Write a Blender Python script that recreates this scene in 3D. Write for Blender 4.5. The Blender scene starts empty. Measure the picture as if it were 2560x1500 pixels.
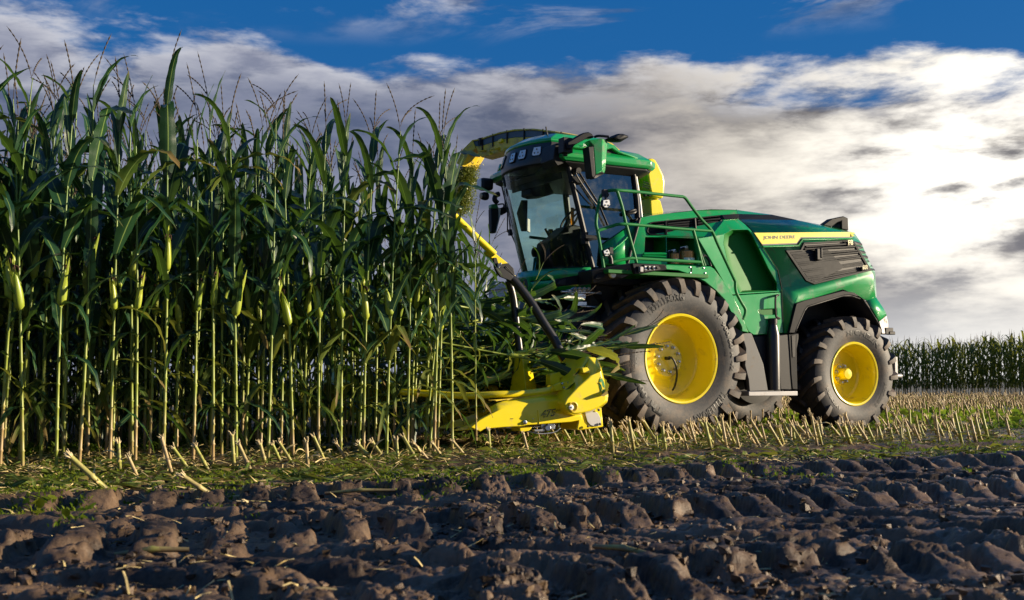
import bpy, math, random
import numpy as np
from math import sin, cos, pi, radians, atan2, sqrt
from mathutils import Vector, Matrix
from mathutils.geometry import tessellate_polygon
random.seed(7); RNG = np.random.default_rng(7)
S = bpy.context.scene
COL = S.collection

# ------------------------------------------------------------------ camera, sky, sun, exposure
FPX = 2890.0                                   # focal length in pixels of a 2560 px wide frame
PITCH = math.atan(202 / FPX)
CAMZ = 0.70
cd = bpy.data.cameras.new('camera'); cam = bpy.data.objects.new('camera', cd); COL.objects.link(cam)
cd.sensor_width = 36.0; cd.lens = 36.0 * FPX / 2560; cd.clip_start = 0.05; cd.clip_end = 3000
cam.location = (0, 0, CAMZ); cam.rotation_euler = (pi/2 + PITCH, 0, 0)
cd.dof.use_dof = True; cd.dof.focus_distance = 13.0; cd.dof.aperture_fstop = 5.0
S.camera = cam

SUN_AZ = radians(86)      # clockwise from the view direction (+Y)
SUN_EL = radians(12)
sd = bpy.data.lights.new('sun', 'SUN'); sun = bpy.data.objects.new('sun', sd); COL.objects.link(sun)
sd.energy = 5.0; sd.angle = radians(0.6); sd.color = (1.0, 0.83, 0.60)
sv = Vector((sin(SUN_AZ)*cos(SUN_EL), cos(SUN_AZ)*cos(SUN_EL), sin(SUN_EL)))
sun.rotation_euler = sv.to_track_quat('Z', 'Y').to_euler(); sun.location = sv * 60

S.view_settings.view_transform = 'Standard'; S.view_settings.look = 'None'
S.view_settings.gamma = 1.0; S.view_settings.exposure = 0.88; S.view_settings.use_curve_mapping = False
try:
    S.cycles.use_denoising = True
    S.cycles.max_bounces = 8; S.cycles.transparent_max_bounces = 12
    S.cycles.caustics_reflective = False; S.cycles.caustics_refractive = False
except Exception: pass

class NT:
    """small helper to write node trees"""
    def __init__(s, tree): s.t = tree; s.n = tree.nodes; s.l = tree.links
    def set(s, inp, v):
        if isinstance(v, bpy.types.NodeSocket): s.l.new(v, inp)
        else:
            try: inp.default_value = v
            except Exception: inp.default_value = (*v, 1.0)
    def math(s, op, a, b=None, c=None, clamp=False):
        n = s.n.new('ShaderNodeMath'); n.operation = op; n.use_clamp = clamp
        for i, v in enumerate((a, b, c)):
            if v is not None: s.set(n.inputs[i], v)
        return n.outputs[0]
    def mix(s, f, a, b, mode='MIX'):
        n = s.n.new('ShaderNodeMix'); n.data_type = 'RGBA'; n.blend_type = mode
        s.set(n.inputs[0], f)
        for i, v in ((6, a), (7, b)):
            if isinstance(v, bpy.types.NodeSocket): s.l.new(v, n.inputs[i])
            else: n.inputs[i].default_value = (*v[:3], 1)
        return n.outputs[2]
    def noise(s, vec, scale, detail=4, rough=0.5, dist=0.0):
        n = s.n.new('ShaderNodeTexNoise')
        if vec is not None: s.l.new(vec, n.inputs['Vector'])
        n.inputs['Scale'].default_value = scale; n.inputs['Detail'].default_value = detail
        n.inputs['Roughness'].default_value = rough; n.inputs['Distortion'].default_value = dist
        return n.outputs[0]
    def ramp(s, v, lo, hi, smooth=True):
        n = s.n.new('ShaderNodeMapRange'); n.interpolation_type = 'SMOOTHSTEP' if smooth else 'LINEAR'
        s.set(n.inputs[0], v); n.inputs[1].default_value = lo; n.inputs[2].default_value = hi
        return n.outputs[0]
    def comb(s, x, y, z):
        n = s.n.new('ShaderNodeCombineXYZ')
        for i, v in enumerate((x, y, z)): s.set(n.inputs[i], v)
        return n.outputs[0]
    def bump(s, h, strength, dist=0.01):
        n = s.n.new('ShaderNodeBump'); n.inputs['Strength'].default_value = strength
        n.inputs['Distance'].default_value = dist; s.l.new(h, n.inputs['Height']); return n.outputs[0]

def build_world():
    w = bpy.data.worlds.new('World'); S.world = w; w.use_nodes = True
    t = NT(w.node_tree); t.n.clear()
    tc = t.n.new('ShaderNodeTexCoord'); sep = t.n.new('ShaderNodeSeparateXYZ'); t.l.new(tc.outputs['Generated'], sep.inputs[0])
    x, y, z = sep.outputs
    az = t.math('ARCTAN2', x, y); el = t.math('ARCSINE', z)
    sky = t.n.new('ShaderNodeTexSky'); sky.sky_type = 'NISHITA'; sky.sun_disc = False
    sky.sun_elevation = SUN_EL; sky.sun_rotation = SUN_AZ; sky.air_density = 1.0; sky.dust_density = 0.4; sky.ozone_density = 3.0
    # deeper, polarised-looking blue
    hs = t.n.new('ShaderNodeHueSaturation'); hs.inputs['Saturation'].default_value = 1.35; hs.inputs['Value'].default_value = 0.8
    t.l.new(sky.outputs[0], hs.inputs['Color'])
    blue = t.mix(0.6, hs.outputs[0], (0.10, 1.25, 4.3))
    # cloud coordinates: azimuth/elevation on the sphere (direction vector squeezed upward keeps it seamless)
    v = t.comb(t.math('MULTIPLY', x, 1.0), t.math('MULTIPLY', y, 1.0), t.math('MULTIPLY', z, 3.4))
    n1 = t.noise(v, 5.4, 9, 0.58, 0.12)
    n2 = t.noise(v, 15.0, 7, 0.60, 0.2)
    n3 = t.noise(v, 2.6, 3, 0.5, 0.2)
    # height of the cloud bank's top edge, a little lower to the right
    wob = t.math('MULTIPLY', t.math('SUBTRACT', n1, 0.5), 0.15)
    wob2 = t.math('MULTIPLY', t.math('SUBTRACT', n3, 0.5), 0.10)
    wob3 = t.math('MULTIPLY', t.math('SUBTRACT', n2, 0.5), 0.045)
    edge = t.math('ADD', t.math('ADD', t.math('ADD', wob, wob2), wob3), t.math('SUBTRACT', t.math('ADD', 0.158, t.math('MULTIPLY', t.ramp(t.math('COSINE', az), -0.3, 0.5), 0.118)), t.math('ADD', t.math('MULTIPLY', t.math('SINE', az), 0.030), t.math('MULTIPLY', t.math('POWER', t.math('SINE', az), 2.0), 0.10))))
    d = t.math('SUBTRACT', edge, el)
    cover = t.ramp(d, -0.006, 0.022)
    # scattered cloud higher up
    hi = t.ramp(t.noise(v, 4.3, 9, 0.6, 0.7), 0.52, 0.66)
    hi = t.math('MULTIPLY', hi, t.ramp(el, 0.28, 0.34))
    cover = t.math('MAXIMUM', cover, t.math('MULTIPLY', hi, 0.9))
    # brightness: thick grey bellies, thin bright tops and a wide glow where the sun stands behind the bank
    gaz = t.math('MULTIPLY', t.math('SUBTRACT', az, 0.40), 1.0)
    gel = t.math('MULTIPLY', t.math('SUBTRACT', el, 0.17), 1.55)
    g2 = t.math('ADD', t.math('MULTIPLY', gaz, gaz), t.math('MULTIPLY', gel, gel))
    glow = t.math('EXPONENT', t.math('MULTIPLY', g2, -30.0))
    glow_t = t.math('EXPONENT', t.math('MULTIPLY', g2, -70.0))
    low = t.math('EXPONENT', t.math('MULTIPLY', t.math('MAXIMUM', el, 0.0), -9.0))      # lighter air close to the horizon
    body = t.ramp(n1, 0.38, 0.64)
    fine = t.ramp(n2, 0.3, 0.7)
    tex = t.math('ADD', t.math('MULTIPLY', body, 0.66), t.math('MULTIPLY', fine, 0.34))
    rim = t.math('MULTIPLY', t.ramp(d, 0.055, 0.0), t.ramp(n2, 0.36, 0.62))
    grey = t.mix(tex, (0.62, 0.92, 1.8), (2.8, 3.0, 4.0))
    warm = t.mix(tex, (1.15, 1.02, 0.95), (5.2, 4.5, 3.6))
    rightness = t.ramp(az, -0.12, 0.22)
    cl = t.mix(t.math('MULTIPLY', rightness, 0.85), grey, warm)
    cl = t.mix(t.math('MULTIPLY', low, 0.45), cl, (5.6, 5.8, 6.9))
    cl = t.mix(t.math('MULTIPLY', rim, 0.75), cl, (8.0, 8.0, 8.4))
    gl = t.math('MULTIPLY', glow, t.math('SUBTRACT', t.math('MULTIPLY', tex, 2.4), 0.55), clamp=True)
    cl = t.mix(gl, cl, (11.5, 10.8, 9.4))
    cl = t.mix(t.math('MULTIPLY', glow_t, t.ramp(n1, 0.38, 0.52)), cl, (14.0, 13.4, 12.3))
    horiz = t.math('MULTIPLY', t.ramp(el, 0.10, 0.0), t.ramp(az, 0.1, 0.4))
    cl = t.mix(t.math('MULTIPLY', horiz, 0.9), cl, (9.3, 9.2, 8.9))
    col = t.mix(cover, blue, cl)
    bg = t.n.new('ShaderNodeBackground'); t.l.new(col, bg.inputs[0]); bg.inputs[1].default_value = 0.056
    out = t.n.new('ShaderNodeOutputWorld'); t.l.new(bg.outputs[0], out.inputs[0])
build_world()

# ------------------------------------------------------------------ materials
MATS = {}
def mat(name, col, rough=0.5, metal=0.0, coat=0.0, var=0.15, vscale=6.0, bump=0.0, bscale=40.0, spec=0.5,
        dirt=None, dirt_amt=0.0, dirt_scale=5.0, coords='Object', rvar=0.1):
    if name in MATS: return MATS[name]
    m = bpy.data.materials.new(name); m.use_nodes = True; MATS[name] = m
    t = NT(m.node_tree); p = t.n['Principled BSDF']
    tc = t.n.new('ShaderNodeTexCoord'); vec = tc.outputs[coords]
    n = t.noise(vec, vscale, 5, 0.6)
    c = t.mix(n, tuple(max(0, k*(1-var)) for k in col), tuple(k*(1+var) for k in col))
    r = t.math('ADD', rough - rvar/2, t.math('MULTIPLY', t.noise(vec, vscale*2.3, 4), rvar))
    if dirt:
        dn = t.ramp(t.noise(vec, dirt_scale, 8, 0.68, 0.4), 0.62 - dirt_amt*0.35, 0.80 - dirt_amt*0.25)
        c = t.mix(dn, c, dirt); r = t.math('ADD', r, t.math('MULTIPLY', dn, 0.35), clamp=True)
    t.l.new(c, p.inputs['Base Color']); t.l.new(r, p.inputs['Roughness'])
    p.inputs['Metallic'].default_value = metal; p.inputs['Coat Weight'].default_value = coat
    p.inputs['Coat Roughness'].default_value = 0.06; p.inputs['Specular IOR Level'].default_value = spec
    if bump: t.l.new(t.bump(t.noise(vec, bscale, 6, 0.6), bump, 0.01), p.inputs['Normal'])
    return m

DUST = (0.16, 0.125, 0.085)
GREEN = mat('green_paint', (0.006, 0.33, 0.078), 0.30, coat=0.85, var=0.06, vscale=2, dirt=(0.07, 0.15, 0.06), dirt_amt=0.30, dirt_scale=4)
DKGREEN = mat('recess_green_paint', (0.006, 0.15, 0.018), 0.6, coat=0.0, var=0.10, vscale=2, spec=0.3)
RAILGREEN = mat('railing_green_paint', (0.010, 0.20, 0.045), 0.55, var=0.10, vscale=4, spec=0.3)
YELLOW = mat('yellow_paint', (0.85, 0.69, 0.008), 0.30, coat=0.6, var=0.06, vscale=2, dirt=(0.45, 0.35, 0.08), dirt_amt=0.2, dirt_scale=4)
YELLOWD = mat('dusty_yellow_paint', (0.74, 0.54, 0.02), 0.45, coat=0.15, var=0.12, vscale=3, dirt=(0.33, 0.27, 0.10), dirt_amt=0.5, dirt_scale=6)
BLACK = mat('black_plastic', (0.012, 0.013, 0.016), 0.5, var=0.2, bump=0.05, bscale=300, spec=0.3)
CHARC = mat('charcoal_plastic', (0.007, 0.009, 0.013), 0.55, var=0.15, bump=0.05, bscale=300, spec=0.15)
GLOSSBLK = mat('glossy_black_paint', (0.010, 0.010, 0.011), 0.38, coat=0.15, var=0.1)
DARKMET = mat('dark_chassis_steel', (0.014, 0.014, 0.014), 0.6, var=0.3, dirt=DUST, dirt_amt=0.1)
STEEL = mat('bare_steel', (0.55, 0.56, 0.58), 0.28, metal=1.0, var=0.1)
ALU = mat('aluminium_plate', (0.30, 0.30, 0.31), 0.5, metal=0.5, var=0.12, dirt=DUST, dirt_amt=0.3)
LAMP = mat('lamp_lens', (0.75, 0.78, 0.80), 0.18, coat=0.7, var=0.1, vscale=60)
LED = mat('lamp_reflector', (0.20, 0.17, 0.11), 0.25, metal=0.4, var=0.1)
AMBER = mat('amber_lens', (0.75, 0.27, 0.02), 0.2, coat=0.6, var=0.1)
FABRIC = mat('seat_fabric', (0.05, 0.055, 0.05), 0.85, var=0.25, vscale=20)
WHITE = mat('white_label', (0.8, 0.8, 0.78), 0.5, var=0.03)
PRINT = mat('navy_print', (0.015, 0.03, 0.045), 0.4, var=0.05)
STRIPE = mat('yellow_decal', (0.85, 0.68, 0.01), 0.35, coat=0.5, var=0.03)
PALEGOLD = mat('pale_gold_print', (0.75, 0.7, 0.35), 0.4, var=0.03)
BRONZE = mat('bronze_cylinder_paint', (0.42, 0.19, 0.05), 0.28, metal=0.5, coat=0.3, var=0.15, vscale=10)
MIRROR = mat('mirror_glass', (0.12, 0.13, 0.14), 0.08, metal=0.9, var=0.02)
GREYSHEET = mat('grey_trailer_sheet', (0.42, 0.43, 0.44), 0.5, metal=0.2, var=0.1, dirt=DUST, dirt_amt=0.3)
SPOUTTOP = mat('dark_blue_rubber', (0.04, 0.085, 0.12), 0.45, var=0.2)
SILK = mat('dried_silk', (0.06, 0.022, 0.012), 0.8, var=0.4, vscale=40)

def rubber(name, brown):
    m = bpy.data.materials.new(name); m.use_nodes = True; MATS[name] = m
    t = NT(m.node_tree); p = t.n['Principled BSDF']
    tc = t.n.new('ShaderNodeTexCoord'); vec = tc.outputs['Object']
    n = t.noise(vec, 3.0, 8, 0.65, 0.5); f = t.noise(vec, 22, 6, 0.7)
    k = t.ramp(t.math('ADD', t.math('MULTIPLY', n, 0.65), t.math('MULTIPLY', f, 0.35)), 0.62 - brown*0.3, 0.80 - brown*0.25)
    c = t.mix(k, (0.026, 0.028, 0.032), (0.13, 0.092, 0.062))
    c = t.mix(t.math('MULTIPLY', t.ramp(f, 0.4, 0.7), 0.5), c, (0.055, 0.052, 0.052))
    t.l.new(c, p.inputs['Base Color']); p.inputs['Roughness'].default_value = 0.62
    t.l.new(t.bump(t.math('ADD', f, t.noise(vec, 130, 4, 0.6)), 0.35, 0.004), p.inputs['Normal'])
    return m
RUBBER = rubber('tyre_rubber', 0.5); RUBLUG = rubber('muddy_lug_rubber', 0.85)
RUBTEXT = mat('raised_rubber_lettering', (0.010, 0.011, 0.012), 0.5, var=0.1)

def glass(name, tint, gloss):
    m = bpy.data.materials.new(name); m.use_nodes = True; MATS[name] = m
    t = NT(m.node_tree); t.n.clear()
    tr = t.n.new('ShaderNodeBsdfTransparent'); tr.inputs[0].default_value = (*tint, 1)
    gl = t.n.new('ShaderNodeBsdfGlossy'); gl.inputs['Roughness'].default_value = 0.02; gl.inputs[0].default_value = (0.85, 0.95, 1, 1)
    fr = t.n.new('ShaderNodeFresnel'); fr.inputs[0].default_value = gloss
    mx = t.n.new('ShaderNodeMixShader'); t.l.new(fr.outputs[0], mx.inputs[0]); t.l.new(tr.outputs[0], mx.inputs[1]); t.l.new(gl.outputs[0], mx.inputs[2])
    # a film of dust on the outside
    tc = t.n.new('ShaderNodeTexCoord'); df = t.n.new('ShaderNodeBsdfDiffuse'); df.inputs[0].default_value = (0.45, 0.45, 0.38, 1)
    dn = t.math('MULTIPLY', t.ramp(t.noise(tc.outputs['Object'], 4.0, 8, 0.7, 0.6), 0.45, 0.8), 0.16)
    m2 = t.n.new('ShaderNodeMixShader'); t.l.new(dn, m2.inputs[0]); t.l.new(mx.outputs[0], m2.inputs[1]); t.l.new(df.outputs[0], m2.inputs[2])
    out = t.n.new('ShaderNodeOutputMaterial'); t.l.new(m2.outputs[0], out.inputs[0])
    return m
GLASS_F = glass('windscreen_glass', (0.84, 1.0, 0.95), 1.5)
GLASS_S = glass('sky_reflection_door_glass', (0.10, 0.36, 0.58), 2.6)  # blue sky reflection on the door pane is put into the tint

def leafmat(name, dark, light, trans, tmix=0.32, rib=(0.20, 0.30, 0.08), dry=0.0, rough=0.36, spec=0.55):
    m = bpy.data.materials.new(name); m.use_nodes = True; MATS[name] = m
    t = NT(m.node_tree); p = t.n['Principled BSDF']
    uv = t.n.new('ShaderNodeUVMap'); sep = t.n.new('ShaderNodeSeparateXYZ'); t.l.new(uv.outputs[0], sep.inputs[0])
    oi = t.n.new('ShaderNodeObjectInfo'); geo = t.n.new('ShaderNodeNewGeometry')
    n = t.noise(geo.outputs['Position'], 3.5, 5, 0.6)
    k = t.math('ADD', t.math('MULTIPLY', n, 0.9), t.math('MULTIPLY', oi.outputs['Random'], 0.45))
    c = t.mix(t.ramp(k, 0.35, 1.0), dark, light)
    across = t.math('ABSOLUTE', t.math('SUBTRACT', sep.outputs[0], 0.5))
    st = t.noise(t.comb(t.math('MULTIPLY', sep.outputs[0], 34.0), t.math('MULTIPLY', sep.outputs[1], 1.5), 0.0), 1.0, 2, 0.5)
    c = t.mix(t.math('MULTIPLY', t.ramp(st, 0.35, 0.7), 0.35), c, tuple(v*1.7 for v in dark))
    c = t.mix(t.ramp(across, 0.045, 0.02), c, rib)
    tip = t.ramp(t.math('ADD', sep.outputs[1], t.math('MULTIPLY', t.noise(geo.outputs['Position'], 9, 3), 0.5)), 1.12 - dry, 1.42 - dry)
    c = t.mix(tip, c, (0.20, 0.14, 0.05))
    t.l.new(c, p.inputs['Base Color']); p.inputs['Roughness'].default_value = rough; p.inputs['Specular IOR Level'].default_value = spec
    t.l.new(t.bump(st, 0.25, 0.004), p.inputs['Normal'])
    tr = t.n.new('ShaderNodeBsdfTranslucent'); t.l.new(t.mix(0.75, c, trans), tr.inputs[0])
    mx = t.n.new('ShaderNodeMixShader'); mx.inputs[0].default_value = tmix
    t.l.new(p.outputs[0], mx.inputs[1]); t.l.new(tr.outputs[0], mx.inputs[2])
    t.l.new(mx.outputs[0], t.n['Material Output'].inputs[0])
    return m
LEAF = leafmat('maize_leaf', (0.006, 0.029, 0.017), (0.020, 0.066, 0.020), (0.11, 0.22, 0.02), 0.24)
LEAFFAR = leafmat('sunlit_far_maize_leaf', (0.05, 0.09, 0.012), (0.17, 0.20, 0.03), (0.34, 0.36, 0.04), 0.42)  # sunlight on the far crop painted in as a brighter, yellower leaf colour
LEAFDRY = leafmat('fading_maize_leaf', (0.035, 0.075, 0.012), (0.15, 0.17, 0.03), (0.28, 0.30, 0.04), dry=0.25, rough=0.6, spec=0.2)
HUSK = leafmat('maize_husk', (0.24, 0.33, 0.035), (0.48, 0.52, 0.06), (0.4, 0.45, 0.05), 0.15, rib=(0.25, 0.33, 0.06), dry=-0.2)

def stalkmat():
    m = bpy.data.materials.new('maize_stalk'); m.use_nodes = True
    t = NT(m.node_tree); p = t.n['Principled BSDF']
    geo = t.n.new('ShaderNodeNewGeometry'); sep = t.n.new('ShaderNodeSeparateXYZ'); t.l.new(geo.outputs['Position'], sep.inputs[0])
    oi = t.n.new('ShaderNodeObjectInfo')
    n = t.noise(geo.outputs['Position'], 5.0, 4, 0.6)
    h = t.math('ADD', sep.outputs[2], t.math('MULTIPLY', t.math('SUBTRACT', t.math('ADD', n, t.math('MULTIPLY', oi.outputs['Random'], 0.5)), 0.75), 1.1))
    c = t.mix(t.ramp(h, -0.05, 0.45), (0.36, 0.25, 0.11), (0.24, 0.30, 0.035))
    c = t.mix(t.ramp(h, 0.9, 2.2), c, (0.12, 0.22, 0.035))
    st = t.noise(t.comb(t.math('MULTIPLY', sep.outputs[0], 260.0), t.math('MULTIPLY', sep.outputs[1], 260.0), t.math('MULTIPLY', sep.outputs[2], 6.0)), 1.0, 2)
    c = t.mix(t.math('MULTIPLY', t.ramp(st, 0.45, 0.75), 0.25), c, (0.36, 0.27, 0.12))
    t.l.new(c, p.inputs['Base Color']); p.inputs['Roughness'].default_value = 0.45
    return m
STALK = stalkmat()
TASSEL = mat('brown_tassel', (0.060, 0.042, 0.022), 0.8, var=0.4, vscale=30, coords='Generated')
STRAW = mat('cut_straw', (0.60, 0.47, 0.20), 0.6, var=0.45, vscale=25, coords='Object')
def stubmat():
    m = bpy.data.materials.new('cut_stalk_skin'); m.use_nodes = True; t = NT(m.node_tree); p = t.n['Principled BSDF']
    geo = t.n.new('ShaderNodeNewGeometry'); oi = t.n.new('ShaderNodeObjectInfo'); tc = t.n.new('ShaderNodeTexCoord'); sep = t.n.new('ShaderNodeSeparateXYZ'); t.l.new(tc.outputs['Object'], sep.inputs[0])
    n = t.noise(geo.outputs['Position'], 9.0, 6, 0.65)
    k = t.math('ADD', t.math('MULTIPLY', oi.outputs['Random'], 0.9), t.math('MULTIPLY', t.math('SUBTRACT', n, 0.5), 1.3))
    c = t.mix(t.ramp(k, 0.1, 0.9), (0.46, 0.34, 0.16), (0.34, 0.36, 0.06))
    c = t.mix(t.ramp(t.noise(geo.outputs['Position'], 26.0, 6, 0.7), 0.52, 0.68), c, (0.14, 0.09, 0.045))
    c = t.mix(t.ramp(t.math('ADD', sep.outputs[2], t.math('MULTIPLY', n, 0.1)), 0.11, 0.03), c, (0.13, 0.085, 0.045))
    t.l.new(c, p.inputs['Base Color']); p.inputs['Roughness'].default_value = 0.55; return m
STUBM = stubmat()
PITH = mat('torn_pith', (0.62, 0.50, 0.28), 0.75, var=0.3, vscale=40)
MOSS = leafmat('green_weeds', (0.06, 0.10, 0.008), (0.26, 0.28, 0.015), (0.2, 0.35, 0.03), 0.3, rib=(0.12, 0.22, 0.03), dry=-0.6, rough=0.8, spec=0.1)
CHOP = leafmat('chopped_maize', (0.10, 0.14, 0.015), (0.30, 0.32, 0.04), (0.3, 0.32, 0.04), 0.3, rib=(0.25, 0.27, 0.06), dry=-0.6)

def soilmat():
    m = bpy.data.materials.new('moist_soil'); m.use_nodes = True
    t = NT(m.node_tree); p = t.n['Principled BSDF']
    geo = t.n.new('ShaderNodeNewGeometry'); pos = geo.outputs['Position']
    a = t.noise(pos, 1.1, 6, 0.6, 0.3); b = t.noise(pos, 9.0, 8, 0.7, 0.2); c_ = t.noise(pos, 70.0, 6, 0.7)
    c = t.mix(t.ramp(t.math('ADD', t.math('MULTIPLY', a, 0.6), t.math('MULTIPLY', b, 0.4)), 0.38, 0.60), (0.017, 0.0105, 0.006), (0.165, 0.106, 0.060))
    c = t.mix(t.math('MULTIPLY', t.ramp(c_, 0.55, 0.75), 0.5), c, (0.035, 0.024, 0.017))
    # far away the field is one carpet of straw and weeds
    dist = t.n.new('ShaderNodeVectorMath'); dist.operation = 'LENGTH'; t.l.new(pos, dist.inputs[0])
    far = t.ramp(dist.outputs['Value'], 13.0, 24.0)
    fcol = t.mix(t.ramp(t.noise(pos, 3.0, 6, 0.7), 0.4, 0.6), (0.055, 0.045, 0.018), (0.20, 0.17, 0.04))
    c = t.mix(t.math('MULTIPLY', far, 0.8), c, fcol)
    t.l.new(c, p.inputs['Base Color'])
    t.l.new(t.math('SUBTRACT', 0.72, t.math('MULTIPLY', a, 0.50)), p.inputs['Roughness'])
    p.inputs['Specular IOR Level'].default_value = 0.38
    t.l.new(t.bump(t.math('ADD', t.math('MULTIPLY', b, 1.4), t.math('MULTIPLY', c_, 0.5)), 0.6, 0.014), p.inputs['Normal'])
    return m
SOIL = soilmat()

# ------------------------------------------------------------------ places: the machine's own axes (X forward, Y its left side, Z up)
TH = radians(28.3)
U = Vector((cos(TH), sin(TH), 0)); N = Vector((sin(TH), -cos(TH), 0)); ORG = Vector((1.478, 16.652, 0))
MROT = radians(180 + 28.3)
def W(X, Y, Z=0.0): return ORG - U*X + N*Y + Vector((0, 0, Z))
CROPS = dict(R=(1180,310,7.384), W=(1380,320,7.384), D=(1220,500,6.153), P=(1460,460,5.908), B=(1840,500,4.102), H=(1150,860,5.908),
             S=(1780,640,3.886), T=(1100,320,6.3), c2=(1550,450,3.283), c4=(1450,680,2.965), c3=(1000,600,2.954), c1=(1100,300,3.693), s=(0,0,1))
def V(c, x, y, Y):
    """measured point: where a sight line meets the machine's vertical plane at lateral distance Y"""
    ox, oy, s = CROPS[c]; a = (ox + x/s - 1280)/FPX; b = (750 - oy - y/s)/FPX
    cp, sp = cos(PITCH), sin(PITCH); d = Vector((a, cp - b*sp, sp + b*cp))
    C = Vector((0, 0, CAMZ)); k = (Y - (C - ORG).dot(N)) / d.dot(N)
    q = C + d*k - ORG
    return Vector((-q.dot(U), q.dot(N), q.z))

# ------------------------------------------------------------------ mesh helpers
def link(o, parent=None):
    COL.objects.link(o)
    if parent is not None: o.parent = parent
    return o
def tag(o, label, cat, group=None):
    o['label'] = label; o['category'] = cat
    if group: o['group'] = group
    return o
def empty(name, loc=(0,0,0), rz=0.0, label=None, cat=None, group=None):
    o = bpy.data.objects.new(name, None); o.empty_display_size = 0.1; o.location = loc; o.rotation_euler = (0, 0, rz); link(o)
    if label: tag(o, label, cat, group)
    return o

class MB:
    def __init__(s): s.v = []; s.f = []
    def add(s, vs, fs):
        b = len(s.v); s.v += [tuple(p) for p in vs]; s.f += [tuple(i+b for i in q) for q in fs]; return s
    def box(s, c, d, R=None):
        hx, hy, hz = d[0]/2, d[1]/2, d[2]/2
        vs = [Vector((x*hx, y*hy, z*hz)) for x in (-1,1) for y in (-1,1) for z in (-1,1)]
        if R is not None: vs = [R @ p for p in vs]
        vs = [p + Vector(c) for p in vs]
        return s.add(vs, [(0,1,3,2),(4,6,7,5),(0,4,5,1),(2,3,7,6),(0,2,6,4),(1,5,7,3)])
    def tube(s, path, r, n=10, cap=True, smooth=0, rs=None):
        P = [Vector(p) for p in path]
        if smooth: P = spline(P, smooth)
        m = len(P); up = Vector((0,0,1)); vs = []; fs = []; prev = None
        for i, p in enumerate(P):
            t = (P[min(i+1,m-1)] - P[max(i-1,0)]).normalized()
            if prev is None:
                a = t.cross(up)
                if a.length < 0.05: a = t.cross(Vector((1,0,0)))
                a.normalize()
            else: a = (prev - t*prev.dot(t)).normalized()
            prev = a; b = t.cross(a)
            rr = (rs[i] if rs else r) if not callable(r) else r(i/(m-1))
            for k in range(n):
                w = 2*pi*k/n; vs.append(p + a*(cos(w)*rr) + b*(sin(w)*rr))
        for i in range(m-1):
            for k in range(n):
                k2 = (k+1)%n; fs.append((i*n+k, i*n+k2, (i+1)*n+k2, (i+1)*n+k))
        if cap: fs += [tuple(range(n))[::-1], tuple((m-1)*n+k for k in range(n))]
        return s.add(vs, fs)
    def slab(s, loop, off, holes=()):
        """flat or faceted plate: outline (and holes) pushed by the vector off"""
        loops = [list(map(Vector, loop))] + [list(map(Vector, h)) for h in holes]
        pts = [p for l in loops for p in l]; off = Vector(off)
        tri = tessellate_polygon(loops); n = len(pts); fs = []
        for t in tri:
            a, b, c = (pts[i] for i in t); nn = (b-a).cross(c-a)
            t = tuple(t) if nn.dot(off) < 0 else tuple(t)[::-1]
            fs.append(t); fs.append(tuple(i+n for i in t[::-1]))
        i0 = 0
        for li, l in enumerate(loops):
            m = len(l); ar = Vector((0,0,0))
            for i in range(m): ar += l[i].cross(l[(i+1)%m])
            for i in range(m):
                j = (i+1)%m; q = (i0+i, i0+j, i0+j+n, i0+i+n)
                fs.append(q if (ar.dot(off) < 0) != (li == 0) else q[::-1])
            i0 += m
        return s.add(pts + [p+off for p in pts], fs)
    def lathe(s, prof, n=48, axis='Y', c=(0,0,0), cap=False):
        vs = []; fs = []; m = len(prof); c = Vector(c)
        for k in range(n):
            w = 2*pi*k/n
            for (a, r) in prof:
                if axis == 'Y': q = Vector((r*cos(w), a, r*sin(w)))
                elif axis == 'Z': q = Vector((r*cos(w), r*sin(w), a))
                else: q = Vector((a, r*cos(w), r*sin(w)))
                vs.append(q + c)
        for k in range(n):
            k2 = (k+1)%n
            for i in range(m-1): fs.append((k*m+i, k2*m+i, k2*m+i+1, k*m+i+1))
        if cap: fs += [tuple(k*m for k in range(n)), tuple(k*m+m-1 for k in range(n))[::-1]]
        return s.add(vs, fs)
    def loft(s, rings, close=True, cap=True):
        n = len(rings[0]); vs = [p for r in rings for p in r]; fs = []
        for i in range(len(rings)-1):
            for k in range(n if close else n-1):
                k2 = (k+1)%n; fs.append((i*n+k, i*n+k2, (i+1)*n+k2, (i+1)*n+k))
        if cap: fs += [tuple(range(n))[::-1], tuple((len(rings)-1)*n+k for k in range(n))]
        return s.add(vs, fs)
    def mirror(s):
        n = len(s.v); s.v += [(x,-y,z) for (x,y,z) in s.v]; s.f += [tuple(i+n for i in q[::-1]) for q in s.f]; return s
    def mesh(s, name, m, off=(0,0,0), smooth=35, fix=True):
        me = bpy.data.meshes.new(name); me.from_pydata([(x-off[0],y-off[1],z-off[2]) for x,y,z in s.v], [], s.f)
        ms = m if isinstance(m, (list, tuple)) else [m]
        for k in ms: me.materials.append(k)
        if fix:
            import bmesh
            b = bmesh.new(); b.from_mesh(me); bmesh.ops.recalc_face_normals(b, faces=b.faces); b.to_mesh(me); b.free()
        if smooth:
            me.polygons.foreach_set('use_smooth', [True]*len(me.polygons)); me.set_sharp_from_angle(angle=radians(smooth))
        me.update(); return me
    def build(s, name, m, parent=None, bevel=0.0, off=(0,0,0), smooth=35, seg=2, loc=(0,0,0)):
        o = bpy.data.objects.new(name, s.mesh(name, m, off, smooth)); o.location = loc; link(o, parent)
        if bevel:
            b = o.modifiers.new('Bevel', 'BEVEL'); b.width = bevel; b.segments = seg; b.limit_method = 'ANGLE'; b.angle_limit = radians(28)
            b.use_clamp_overlap = True
        return o

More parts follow.
